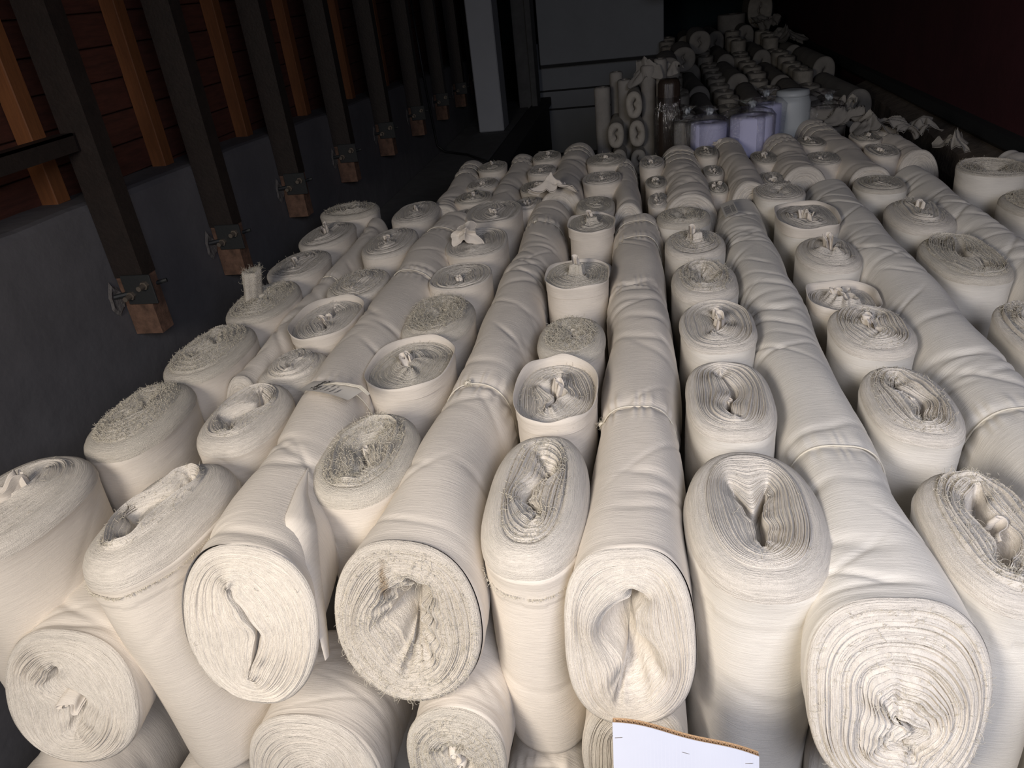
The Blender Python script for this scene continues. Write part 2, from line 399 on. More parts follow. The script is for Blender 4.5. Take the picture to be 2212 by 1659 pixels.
    # ---- lip: the outer turn standing up round the recessed end
    if g('lip'):
        lp = g('lip'); hl = lp * (.75 + .35 * fx2) + .004 * np.sin(5 * th + 1)
        rings = []
        for k_, (off, hz) in enumerate([(.0016, -.05), (.002, -.01), (.003 + g('flare', .004), None), (.0015 + g('flare', .004), None), (-.003, -.01), (-.005, -rec - .012)]):
            hz_ = hl if hz is None else np.full(na, hz)
            rings.append(np.stack([U0 * (a + off), V0 * (b + off), hz_ + (w0 + rec if hz is None or hz > -.02 else w0 * 0)], -1))
        R_ = np.array(rings[::-1]); mesh_ob('raised_wrap_edge', R_.reshape(-1, 3), grid_faces(6, na).tolist(), M['side'], parent)
    # ---- curled core flaps
    for kf in range(int(g('flaps', 0))):
        fh = g('flap_h', .035) * rng.uniform(.7, 1.15); ll = g('flap_l', .05) * rng.uniform(.7, 1.2); m_ = 26
        t = np.linspace(0, 1, m_); ang = rot + PI / 2 + rng.normal() * .25
        x = (t - .5) * ll; y = .006 * np.sin(t * rng.uniform(6, 12) + kf) + rng.normal() * .006
        cr_ = np.clip((t - .72) / .28, 0, 1) * rng.uniform(3.5, 6.5); x = x - .010 * (cr_ > 0) * (cr_ * .3); y = y + .009 * (1 - np.cos(cr_)) ; x = x + .009 * np.sin(cr_)
        fu, fv = cu + x * math.cos(ang) - y * math.sin(ang), cv + x * math.sin(ang) + y * math.cos(ang)
        o_ = rng.normal() * .012; fu += o_ * math.cos(ang); fv += o_ * math.sin(ang)
        base = np.full(m_, Hf[0].mean() - rec - .03); ln_x, ln_y = rng.normal(scale=.008, size=2)
        rr_ = []
        nx, ny = -np.gradient(fv), np.gradient(fu); nn = np.hypot(nx, ny) + 1e-9; nx /= nn; ny /= nn
        topz = Hf[0].mean() - rec + fh * (.75 + .25 * np.sin(t * 9 + kf)) 
        for (fz, side) in ((0, -1), (.5, -1), (.97, -1), (1, -.4), (1, .4), (.97, 1), (.5, 1), (0, 1)):
            rr_.append(np.stack([fu + nx * side * .0014 + ln_x * fz ** 2, fv + ny * side * .0014 + ln_y * fz ** 2, base + (topz - base) * fz], -1))
        mesh_ob('core_flap', np.array(rr_).reshape(-1, 3), grid_faces(8, m_, False).tolist(), M['side'], parent)
    if horn:                                                   # a thick rolled core pushed out of the end
        hu_, hv_, hh_, hr = horn; m_ = 28; t2 = np.linspace(0, 2 * PI, m_, endpoint=False); rings = []
        for kz, (z, r) in enumerate([(-.03, 1.12), (.0, 1.08), (.3, 1), (.55, 1.02), (.8, 1.05), (.97, 1.03), (1, .93), (.96, .55), (.9, .2)]):
            nz = 1 + .10 * np.sin(3 * t2 + kz * .4) + .06 * np.sin(7 * t2)
            z_ = z if z < 0 else z * hh_
            rings.append(np.stack([hu_ + (.12 * z_ * 2) + np.cos(t2) * hr * .75 * r * nz, hv_ + np.sin(t2) * hr * 1.15 * r * nz, z_ + Hf.mean() - rec + .004 * np.sin(2 * t2) * (z > .5)], -1))
        R_ = np.array(rings[::-1])
        mesh_ob('core_horn', R_.reshape(-1, 3), grid_faces(9, m_).tolist() + [[j for j in range(m_)]], M['face2'], parent, True, R_.reshape(-1, 3) * 220)
        hp = np.array([R_[rng.integers(0, 8), rng.integers(0, m_)] for _ in range(260)])
        dd = hp - np.array([hu_, hv_, hh_ * .5]); VV, FF = tri_threads(make_threads(rng, hp, dd, .022))
        tag(mesh_ob('horn_fray', VV, FF, M['thread'], parent), kind='stuff')
    # ---- loose threads
    nt_ = int(g('threads', 0) * 1.5)
    if nt_:
        sq = 1 - rng.random(nt_) ** g('tpow', 1.3) * .98; an = rng.uniform(0, per, nt_)
        p, d = at(sq, an)
        tg = np.stack([-d[:, 1], d[:, 0], d[:, 2]], -1)
        flat = g('tup', .35)
        dirs = tg * rng.normal(size=(nt_, 1)) + d * rng.normal(scale=.9, size=(nt_, 1)) + np.array([0, 0, 1]) * rng.uniform(.05, 1, (nt_, 1)) * flat * 2
        P = make_threads(rng, p + [0, 0, .0006], dirs, g('tlen', .022), curl=1.6)
        P[..., 2] = np.maximum(P[..., 2], p[:, None, 2] - .001)
        VV, FF = tri_threads(P, g('tr', .0006))
        tag(mesh_ob('loose_threads', VV, FF, M[g('tmat', 'thread')], parent), kind='stuff')
    if g('rimthreads'):
        m_ = g('rimthreads'); an = rng.uniform(0, per, m_); p, d = at(np.full(m_, 1.0), an)
        P = make_threads(rng, p, d + rng.normal(scale=.5, size=(m_, 3)) + [0, 0, .4], g('rlen', .02), curl=.8)
        VV, FF = tri_threads(P, .0005); tag(mesh_ob('rim_fray', VV, FF, M['thread'], parent), kind='stuff')
    if g('collar') and g('fringe'):
        m_ = int(g('fringe')); j = rng.integers(0, na, m_); wz = -(g('collar') + .006 * fx2[j])
        p = np.stack([U0[j] * a + nu[j] * .003, V0[j] * b + nv[j] * .003, wz], -1); d = np.stack([nu[j] * .6, nv[j] * .6, -np.ones(m_)], -1)
        P = make_threads(rng, p, d + rng.normal(scale=.35, size=(m_, 3)), .010, curl=.6)
        VV, FF = tri_threads(P, .0006); tag(mesh_ob('edge_fringe', VV, FF, M['thread'], parent), kind='stuff')
    # ---- ties
    for ti, tie in enumerate(g('ties', ())):
        if len(tie) > 3 and tie[3] == 0: continue
        m_ = 90 if q == 2 else 48; t2 = np.linspace(0, 2 * PI, m_, endpoint=False)
        wz = -tie[0] + tie[2] * np.cos(t2 - 1.2)
        kk = np.interp(-wz, sp[:, 0], sp[:, 1]) if sp is not None and len(np.shape(sp)) else 0
        kkv = np.interp(-wz, sp[:, 0], sp[:, 2]) if sp is not None and len(np.shape(sp)) else 0
        kku = np.interp(-wz, sp[:, 0], sp[:, 3]) if sp is not None and len(np.shape(sp)) else 1
        kkh = np.interp(-wz, sp[:, 0], sp[:, 4]) if sp is not None and len(np.shape(sp)) else 1
        uu = np.interp(t2, th, U0, period=2 * PI); vv = np.interp(t2, th, V0, period=2 * PI)
        r_ = -tie[1] + .0015
        pts = np.stack([uu * a * kku + np.cos(t2) * r_ + kk, vv * b * kkh + np.sin(t2) * r_ + kkv, wz], -1)
        tr_ = .0022; VV = []
        for f in np.linspace(0, 2 * PI, 6, endpoint=False):
            VV.append(pts + tr_ * (math.cos(f) * np.stack([np.cos(t2), np.sin(t2), 0 * t2], -1) + math.sin(f) * 1.6 * np.array([0, 0, 1])))
        VV = np.array(VV)
        ty = mesh_ob('tie_string', VV.reshape(-1, 3), np.vstack([grid_faces(6, m_), np.stack([5 * m_ + np.arange(m_), np.arange(m_), (np.arange(m_) + 1) % m_, 5 * m_ + (np.arange(m_) + 1) % m_], -1)]).tolist(), M['string'], parent)
        if len(tie) > 4:
            jk = int(tie[4] / (2 * PI) * m_) % m_; kp = pts[jk] + np.array([math.cos(t2[jk]), math.sin(t2[jk]), 0]) * .004
            b2 = MB(); m3 = rng.normal(size=(7, 3)); m3 /= np.linalg.norm(m3, axis=1, keepdims=True)
            b2.tube([kp + .007 * np.array([math.cos(x_ * 2.2), math.sin(x_ * 2.9), math.sin(x_ * 1.7)]) for x_ in np.linspace(0, 6, 26)], .0032, 6)
            kn = b2.build('string_knot', M['string'], ty, True)
            s_ = np.tile(kp, (110, 1)); VV, FF = tri_threads(make_threads(rng, s_, rng.normal(size=(110, 3)) + [0, .0, .2], .022, .8), .0005)
            tag(mesh_ob('knot_tassel', VV, FF, M['thread'], ty), kind='stuff')

def standing(x, y, W, D, L, seed, label, q=1, st=None, z=0., lean=(0, 0), group=None, cat='fabric roll'):
    r = empty('fabric_roll', (x, y, z), label, cat, group)
    r.rotation_euler = (lean[0], lean[1], (st or {}).get('yaw', 0))
    roll('fabric_roll', r, W, D, L, seed, q, st); return r
def lying(x, y, zc, W, Hh, L, seed, label, q=1, st=None, group=None, rz=0.):
    """rolled end faces -Y at (x, y, zc)"""
    r = empty('fabric_roll', (x, y, zc), label, 'fabric roll', group)
    r.rotation_euler = (PI / 2, 0, rz)
    roll('fabric_roll', r, W, Hh, L, seed, q, st, lying=True); return r

# ------------------------------------------------------------ the setting
FZ = -1.35
def struct(name, mb, m, label=None, bev=0.): return tag(mb.build(name, m), label, None, None, 'structure')
b = MB().box(-2.9, 2.6, -1.9, 15.2, FZ - .1, FZ); struct('floor', b, M['floor'])
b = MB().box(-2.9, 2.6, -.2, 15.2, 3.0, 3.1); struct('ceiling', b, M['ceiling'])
# left wall: thick painted wall with sloping top, boards and studs recessed above it
nb = 60; b = MB(); ys = np.linspace(-1.9, 15.0, nb); rg = np.random.default_rng(5)
prof = []
for i, yy in enumerate(ys):
    zt = .60 - .034 * yy + rg.normal() * .004
    prof.append([(-2.3, FZ), (-2.3, zt - .03), (-2.315 , zt - .008), (-2.34, zt), (-2.62, zt + .004), (-2.62, FZ)])
V = [(p[0], yy, p[1]) for yy, pr in zip(ys, prof) for p in pr]
F = [[i * 6 + j, (i + 1) * 6 + j, (i + 1) * 6 + (j + 1) % 6, i * 6 + (j + 1) % 6] for i in range(nb - 1) for j in range(6)]
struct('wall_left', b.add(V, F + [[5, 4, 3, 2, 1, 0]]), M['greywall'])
b = MB(); b.box(-2.62, -2.562, -1.9, 15, 0, 3.0); zz = .05; k = 0
while zz < 3.0:
    h_ = .145; b.box(-2.56 - .004 * (k % 2), -2.53 + .006 * math.sin(k * 2.3), -1.9, 15, zz, zz + h_ - .006, .004); zz += h_; k += 1
struct('wall_left.001', b, M['boards'])
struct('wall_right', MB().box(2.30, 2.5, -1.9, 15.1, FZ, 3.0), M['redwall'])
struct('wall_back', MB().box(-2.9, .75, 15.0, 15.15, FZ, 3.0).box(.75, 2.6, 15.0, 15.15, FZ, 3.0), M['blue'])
# grey partition panels in front of the back wall
b = MB().box(-1.72, .305, 12.0, 12.12, FZ, .40 - .15, .006); struct('wall_back.001', b, M['backwall'])
b = MB().box(-1.45, .33, 11.70, 11.78, -.02, 2.9, .008)
struct('trim_1', b, M['backwall']); struct('trim_8', MB().box(-1.45, .33, 11.72, 11.80, -.06, -.02), M['beam'])
b = MB().box(-1.70, .30, 11.985, 12.0, -.43, -.405).box(-1.70, .30, 11.985, 12.0, -.70, -.675); struct('trim_2', b, M['beam'])
b = MB().box(-1.55, -1.47, 11.2, 11.6, -.9, 2.9, .006).box(-1.75, -1.55, 11.3, 11.6, -.9, 2.9, .006); struct('trim_3', b, M['ledge'])
b = MB().box(.20, 2.4, 10.2, 10.45, .80, 1.0, .01); struct('trim_4', b, M['beam'])
# pale column on the ledge
b = MB().box(-2.02, -1.70, 9.55, 9.95, -.52, 2.95, .012); struct('trim_5', b, M['column'])
# ledge along the left wall and the dark beam at its edge
b = MB().box(-2.3, -1.62, 5.4, 12.0, FZ, -.52, .01); struct('trim_6', b, M['ledge'])
b = MB().box(-1.585, -1.36, 5.6, 12.0, -.62, -.50, .01).box(-1.57, -1.40, 5.6, 12.0, FZ, -.62); struct('trim_7', b, M['beam'])
b = MB().box(-1.33, -1.315, 8.10, 8.13, -.95, -.56); t = tag(b.build('white_strip', M['column']), 'thin pale strip hanging from the dark beam beyond the rolls', 'strip')
# right side: dark steel skirting and dusty brown board
b = MB()
ys = np.linspace(2.5, 15, 40); V = []
for yy in ys:
    e = rg.normal() * .004
    V += [(2.299, yy, -.02 + e * .3), (2.25, yy, -.03), (2.235, yy, -.10), (2.299, yy, -.16)]
F = [[i * 4 + j, i * 4 + (j + 1) % 4, (i + 1) * 4 + (j + 1) % 4, (i + 1) * 4 + j] for i in range(39) for j in range(4)]
struct('baseboard_right', b.add(V, F + [[0, 1, 2, 3], [159, 158, 157, 156]]), M['plate'])
ys = np.linspace(2.6, 8.6, 60); V = []
n1 = np.cumsum(rg.normal(size=60)) * .004; n1 -= np.linspace(n1[0], n1[-1], 60)
for i, yy in enumerate(ys):
    V += [(2.29, yy, -.13 + n1[i] * .5), (2.13 + n1[i], yy, -.20 + n1[i]), (2.11 + n1[i], yy, -.36), (2.24, yy, FZ), (2.29, yy, FZ)]
F = [[i * 5 + j, i * 5 + (j + 1) % 5, (i + 1) * 5 + (j + 1) % 5, (i + 1) * 5 + j] for i in range(59) for j in range(5)]
bo = MB().add(V, F + [[0, 1, 2, 3, 4], [299, 298, 297, 296, 295]]).build('dusty_board', M['dustboard'], None, False)
tag(bo, 'long dusty brown board leaning along the foot of the dark red wall', 'board')

# steel posts with brackets, studs behind them
ORD = ['first', 'second', 'third', 'fourth', 'fifth', 'sixth', 'seventh', 'eighth', 'ninth', 'tenth', 'eleventh', 'twelfth']
def make_post():
    t = bpy.data.objects.new('steel_post', None); C.objects.link(t)
    b = MB().prism([(-2.297, 0), (-2.158, 0), (-2.158, .095), (-2.170, .095), (-2.170, .010), (-2.285, .010), (-2.285, .095), (-2.297, .095)], .17, 3.0)
    b.build('upper_channel', M['steel'], t)
    b = MB().prism([(-2.294, .002), (-2.161, .002), (-2.161, .093), (-2.172, .093), (-2.172, .012), (-2.284, .012), (-2.284, .093), (-2.294, .093)], -.10, .18)
    b.build('rusty_foot', M['rust'], t)
    b = MB().box(-2.262, -2.120, -.016, -.004, .05, .185, .003); p = b.build('bracket_plate', M['plate'], t)
    for (x, z) in ((-2.232, .095), (-2.150, .14)):
        mb = MB().tube([(x, -.016, z), (x, -.032, z)], .019, 6).tube([(x, -.03, z), (x, -.068, z)], .0115, 10); mb.build('bolt', M['bolt'], p)
    b = MB().tube([(-2.30, -.05, .10), (-2.25, -.01, .10)], .012, 8).tube([(-2.33, .02, .085), (-2.12, .095, .12)], .010, 8); b.build('bracket_rod', M['plate'], t)
    # knocked-out plaster round the rod
    rr = np.random.default_rng(3); V = []; n = 14
    for k in range(n):
        a = 2 * PI * k / n; V.append((-2.297, -.04 + .050 * math.cos(a) * (1 + .3 * rr.normal() * .5), .085 + .065 * math.sin(a) * (1 + .25 * rr.normal() * .5)))
    V2 = [(-2.288, y * .75 - .012, z * .75 + .02) for _, y, z in V]; V3 = [(-2.294, y * .4 - .03, z * .4 + .05) for _, y, z in V]
    F = [[i, (i + 1) % n, n + (i + 1) % n, n + i] for i in range(n)] + [[n + i, n + (i + 1) % n, 2 * n + (i + 1) % n, 2 * n + i] for i in range(n)] + [list(range(2 * n, 3 * n))]
    MB().add(V + V2 + V3, F).build('broken_plaster', M['plaster'], t)
    return t
def copy_tree(o, parent=None):
    c = o.copy(); C.objects.link(c); c.parent = parent
    for ch in [x for x in KIDS.get(o.name, [])]: copy_tree(ch, c)
    return c
KIDS = {}
def learn(o):
    KIDS.clear()
    for x in bpy.data.objects:
        if x.parent: KIDS.setdefault(x.parent.name, []).append(x)
p0 = make_post(); learn(p0)
PY = [(2.78, 0), (3.60, -.03), (4.52, 0.02), (5.50, 0), (6.50, -.02), (7.55, -.05), (8.60, -.08), (9.6, -.1), (10.6, -.1)]
for i, (yy, dz) in enumerate(PY):
    o = p0 if i == 0 else copy_tree(p0)
    o.location = (0, yy, dz)
    tag(o, 'dark steel post bolted to the grey left wall, %s from the camera' % (['nearest one', 'second', 'third', 'fourth', 'fifth', 'sixth', 'seventh', 'eighth', 'ninth'][i]), 'post', 'steel posts along the left wall')
def make_stud():
    return MB().box(-2.53, -2.45, 0, .085, .50, 2.98, .004).build('wooden_stud', M['stud'])
s0 = make_stud()
for i, yy in enumerate([2.80, 3.62, 4.54, 5.5, 6.5, 7.5, 8.5]):
    o = s0 if i == 0 else s0.copy()
    if i: C.objects.link(o)
    o.location = (0, yy, -.034 * (yy - 2.8))
    tag(o, 'orange-brown pine stud on the dark red boards behind the %s steel post' % ['nearest', 'second', 'third', 'fourth', 'fifth', 'sixth', 'seventh'][i], 'stud', 'wooden studs along the left wall')
b = MB().box(-2.30, -2.225, 1.2, 2.76, .78, .79).box(-2.235, -2.225, 1.2, 2.76, .72, .79)
t = b.build('steel_brace', M['steel']); tag(t, 'horizontal rusty steel angle bar meeting the nearest steel post', 'brace')
# black cables down the wall
b = MB().tube([(-2.285, 3.72, .5), (-2.285, 3.74, 0), (-2.285, 3.80, -.45), (-2.285, 3.8, -1.2)], .011, 8)
tag(b.build('black_cable', M['cable'], None, True), 'black cable running down the grey wall beside the second steel post', 'cable')
b = MB().tube([(-2.285, 8.2, 1.2), (-2.285, 8.3, .2), (-2.28, 8.4, -.42), (-2.2, 8.42, -.50), (-1.9, 8.2, -.505), (-1.62, 7.8, -.505)], .013, 8)
tag(b.build('black_cable', M['cable'], None, True), 'black cable bending from the far grey wall onto the ledge', 'cable')
# ------------------------------------------------------------ standing rolls: (row, x, y, width, depth, z, look)
NEAR = 1.30
SW = dict(slit=.45, open=.03, wave=.006, threads=60)
def S_(base=SW, **k): d = dict(base); d.update(k); return d
FUZZY = dict(slit=.35, open=.10, wave=.008, threads=1500, tlen=.016, tr=.0007, tup=.7, rimthreads=60, rlen=.016, fmat='face2', dome=.014, layer_h=.003, round=.03, crater=.012)
CONE = dict(slit=.12, open=.10, wave=.003, nub=.03, dome=.004, crater=-.006, flaps=1, flap_l=.03, threads=30, fine=1.6)
ROWN = ['far-left', 'second-left', 'third-left', 'centre-left', 'centre-right', 'third-right', 'second-right', 'far-right']
NTH = ['frontmost', 'second', 'third', 'fourth', 'fifth', 'sixth', 'seventh', 'eighth', 'ninth', 'tenth']
ST = [
 # row, x, y, W, D, L, q, look words, style, z
 (0, -1.79, 1.44, .34, .50, .83, 2, 'roll with a folded cloth tongue sticking up', S_(round=.05, slit=.55, wave=.004, flaps=3, flap_h=.06, flap_l=.13, threads=30, rot=-.25, layers=64), .0),
 (0, -1.695, 1.93, .28, .46, 1.3, 2, 'bushy frayed cream roll', S_(FUZZY, round=.05, rimthreads=300, threads=2600, tlen=.017, rot=-.2), .0),
 (0, -1.685, 2.40, .28, .48, 1.3, 2, 'shaggy frayed oval roll', S_(FUZZY, round=.035, dome=.02, threads=3200, tlen=.012, rimthreads=120, wave=.014), .0),
 (0, -1.690, 2.89, .28, .46, 1.3, 2, 'frayed roll with a thick core pushed upright', S_(FUZZY, threads=1700, horn=(-.055, .02, .125, .046), crater=0, slit=.2), .0),
 (0, -1.715, 3.36, .28, .42, 1.3, 1, 'neat roll with a split swirl core', S_(threads=80, flaps=1, flap_h=.02, dome=.014), .0),
 (0, -1.750, 3.84, .28, .46, 1.3, 1, 'round roll with a bent upright tongue', S_(threads=40, flaps=2, flap_h=.05, flap_l=.08, dome=.012), .0),
 (0, -1.76, 4.26, .36, .32, 1.3, 1, 'rough frayed roll half hidden at the back', S_(FUZZY, threads=500), .02),
 (1, -1.325, 1.43, .30, .50, .80, 2, 'roll with a deep crater of crinkled layers', dict(round=.075, slit=.56, open=.20, wave=.012, wobble=1.2, hole=.06, crater=.035, crw=.35, layers=70, threads=260, tlen=.02, collar=.095, fringe=900, layer_h=.0028, rot=-.12, tilt=.006, creases=6, camp=.002, bend=.3, yaw=-.12, lean=(0, -.10)), .0),
 (1, -1.30, 1.92, .265, .41, 1.3, 2, 'roll with a wavy folded oval hollow', dict(round=.05, slit=.55, open=.16, wave=.013, crater=.018, hole=.05, threads=160, layer_h=.003, rot=-.2, bend=.25), .0),
 (1, -1.30, 2.30, .265, .30, 1.3, 1, 'low roll with a faint ridged end', S_(round=.05, dome=.02, wave=.008, threads=80), -.03),
 (1, -1.30, 2.67, .265, .42, 1.3, 2, 'roll in a raised collar with curled tufts', dict(round=.008, recess=.028, lip=.010, slit=.5, open=.08, wave=.010, flaps=3, flap_h=.02, flap_l=.045, threads=60), .01),
 (1, -1.30, 3.06, .265, .37, 1.3, 1, 'roll with a coarse thready ringed end', S_(threads=420, rimthreads=40, layer_h=.003), .0),
 (1, -1.30, 3.58, .265, .46, 1.3, 1, 'tidy thick roll with frilled core folds', S_(flaps=2, flap_h=.02, flap_l=.07, wave=.01, dome=.016, threads=40), .02),
 (1, -1.30, 4.12, .265, .44, 1.3, 1, 'tidy roll with a curled rosette core', S_(flaps=2, flap_h=.03, flap_l=.05, dome=.012, threads=20), .02),
 (2, -.805, 1.69, .29, .44, 1.3, 2, 'thready roll with a long crinkled core', dict(round=.045, slit=.52, open=.10, wave=.013, crater=.02, hole=.05, flaps=1, flap_h=.012, flap_l=.03, threads=950, tlen=.03, layer_h=.0032, fmat='face2', collar=.14, bend=.2), .0),
 (2, -.815, 2.235, .285, .41, 1.3, 2, 'roll with a sunken grainy end and raised rim', dict(round=.006, recess=.03, lip=.008, flare=.002, slit=.3, open=.10, wave=.008, flaps=2, flap_h=.03, flap_l=.05, threads=420, tlen=.012, fmat='face2', crater=-.02, rimthreads=60, rlen=.01), .01),
 (2, -.82, 2.66, .29, .42, 1.3, 2, 'roll tangled with grey loose threads', S_(threads=1500, tlen=.035, crater=.02, slit=.4, open=.10, wave=.012, layer_h=.003, fmat='face2', tmat='thread', round=.04), .0),
 (2, -.81, 3.07, .275, .33, 1.3, 1, 'dished roll with a small knotted core', S_(crater=.01, flaps=2, flap_h=.02, flap_l=.03, dome=-.006, round=.008), .0),
 (2, -.82, 3.52, .30, .45, 1.3, 2, 'roll under a crumpled standing cloth scrap', S_(dome=.004, flaps=1, threads=20, round=.012), .01),
 (2, -.82, 4.02, .31, .44, 1.3, 1, 'tidy roll with a star-like core tuft', S_(flaps=2, flap_h=.02, flap_l=.04, dome=.002, threads=20, round=.012), .02),
 (3, -.285, 1.52, .275, .56, .70, 2, 'large teardrop roll with a funnel-shaped fold', dict(round=.065, slit=.36, open=.07, wave=.012, wobble=1, crater=.03, crw=.3, hole=.06, threads=620, tlen=.024, layer_h=.0022, collar=.115, fringe=500, cv=.05, bend=.2, layers=72, creases=5, camp=.002), .0),
 (3, -.28, 2.02, .255, .40, 1.3, 2, 'roll with a torn upright rim round fluted folds', dict(round=.008, recess=.03, lip=.016, flare=.004, slit=.5, open=.16, wave=.020, wobble=1.5, crater=-.01, flaps=2, flap_h=.03, flap_l=.06, hole=.04, threads=160, rimthreads=260, rlen=.014), .01),
 (3, -.265, 2.43, .255, .34, 1.3, 2, 'roll with a thread-covered crossed end', S_(threads=1100, tlen=.03, slit=.3, open=.08, wave=.012, crater=.015, fmat='face2', round=.04), .0),
 (3, -.28, 2.97, .265, .34, 1.3, 2, 'round grainy dished roll with a white cone', S_(CONE, fmat='face2', threads=500, tlen=.010, lip=.004, recess=.012, round=.004, nub=.045), .03),
 (3, -.255, 3.27, .225, .20, 1.3, 1, 'low frayed roll sunk between neighbours', S_(threads=120), -.06),
 (3, -.26, 3.68, .23, .30, 1.3, 1, 'round dark dished roll with small white point', S_(CONE, fmat='face2', nub=.03, recess=.008, lip=.003, round=.004), .03),
 (3, -.26, 4.12, .22, .33, 1.3, 1, 'plain dusty roll with a flat grainy top', S_(fmat='face2', threads=120, slit=.1), .0),
 (4, .25, 1.45, .325, .52, 1.3, 2, 'large smooth roll with a heart-shaped core', dict(round=.055, heart=1, slit=.46, open=.10, wave=.010, crater=.028, crw=.5, hole=.05, layers=76, threads=16, layer_h=.0018, collar=.10, creases=10, camp=.004, fine=2.6, rot=.02), .0),
 (4, .245, 1.98, .255, .45, 1.3, 2, 'neat flat oblong roll with a narrow slot core', dict(round=.03, slit=.55, open=.09, wave=.004, hole=.05, crater=.012, flaps=1, flap_h=.004, flap_l=.06, layer_h=.0024, threads=12, n=2.8), .0),
 (4, .255, 2.48, .265, .41, 1.3, 2, 'roll with an upright twisted cloth tongue', dict(round=.02, slit=.4, open=.06, wave=.008, flaps=3, flap_h=.045, flap_l=.08, dome=.004, threads=20, layer_h=.0022, n=2.6), .0),
 (4, .245, 2.96, .27, .42, 1.3, 2, 'thready roll with bright folds in a sunken core', S_(threads=620, tlen=.03, crater=.03, slit=.35, open=.12, wave=.012, round=.04), .0),
 (4, .235, 3.40, .275, .38, 1.3, 1, 'frayed roll with a small white pointed core', S_(CONE, threads=420, tlen=.022, round=.03), .0),
 (4, .20, 3.81, .27, .32, 1.3, 1, 'rough grey roll with a notched end', S_(FUZZY, threads=420, crater=.03, slit=.4, open=.1), .0),
 (5, .74, 1.40, .25, .46, 1.3, 2, 'big oblong roll with a long open slot', dict(round=.045, slit=.62, open=.20, wave=.007, crater=.012, hole=.06, flaps=1, flap_h=.01, flap_l=.12, threads=420, tlen=.03, layer_h=.003, rimthreads=90, rlen=.025, layers=44, collar=.10, n=2.6), .0),
 (5, .735, 1.945, .235, .41, 1.3, 2, 'oblong roll with a knotted line of folds', dict(round=.03, slit=.6, open=.07, wave=.008, crater=.012, threads=420, tlen=.022, layer_h=.003, flaps=1, flap_h=.01, flap_l=.07, n=2.6), .0),
 (5, .755, 2.43, .26, .39, 1.3, 2, 'roll with bent tongue and small coiled cone', dict(round=.03, slit=.4, open=.08, wave=.012, flaps=3, flap_h=.035, flap_l=.07, threads=260, layer_h=.003, tlen=.02), .0),
 (5, .75, 2.80, .24, .28, 1.3, 2, 'squarish roll with sunken ruffled folds', dict(round=.006, recess=.035, lip=.010, slit=.4, open=.3, wave=.020, crater=-.03, flaps=2, flap_h=.02, flap_l=.08, n=3.4, wobble=1.6), -.04),
 (5, .775, 3.19, .25, .40, 1.3, 2, 'roll with two hollow curled tubes standing up', dict(round=.03, dome=.02, slit=.3, open=.2, wave=.008, flaps=3, flap_h=.055, flap_l=.06, threads=20, layer_h=.003), .0),
 (5, .77, 3.66, .265, .42, 1.3, 1, 'squarish roll stuffed with crumpled cloth', dict(round=.006, recess=.02, lip=.006, slit=.4, open=.3, wave=.014, flaps=3, flap_h=.03, flap_l=.09, n=3.0), .02),
 (5, .71, 4.08, .26, .33, 1.3, 1, 'flat roll with a smooth funnel fold', S_(crater=.03, threads=60, slit=.3, round=.012), .02),
 (6, 1.235, 2.35, .20, .46, 1.3, 1, 'frayed oblong roll at the right edge', S_(threads=500, slit=.6, open=.15, rimthreads=80, layer_h=.003), .0),
 (6, 1.27, 3.07, .28, .52, 1.3, 2, 'large frayed roll with a flat ridged slot', dict(round=.03, slit=.66, open=.14, wave=.005, threads=1000, tlen=.018, layer_h=.004, fmat='face2', rimthreads=120, n=2.6, crater=.008), .0),
 (6, 1.275, 3.66, .27, .48, 1.3, 1, 'roll with a tall curled swirl at its core', S_(round=.04, dome=.02, flaps=2, flap_h=.03, threads=160), .0),
 (6, 1.245, 4.20, .25, .34, 1.3, 1, 'dim roll with a faint pale core', S_(threads=60, fmat='face2'), .0),
 (7, 1.78, 4.20, .31, .36, 1.3, 2, 'broad white roll with a frayed dished top', S_(FUZZY, threads=900, smat='side2', crater=.03, round=.012, rimthreads=80, dome=-.012, slit=.2), .05),
 (7, 1.80, 3.70, .30, .42, 1.3, 1, 'shaggy fleecy roll at the right edge', S_(FUZZY, threads=2400, tlen=.018), .0),
]
cnt = {}
for k, (row, x, y, W, D, L, q, look, st, z) in enumerate(ST):
    i = cnt.get(row, 0); cnt[row] = i + 1
    if row in (0, 1): st = S_(st, smat='side')
    elif row >= 4: st = S_(st, smat='side2')
    standing(x, y, W, D, L + z, 100 + k * 7, '%s, %s in the %s standing row' % (look, NTH[i], ROWN[row]), q, st, z, lean=st.get('lean', (0, 0)), group=ROWN[row] + ' standing row')
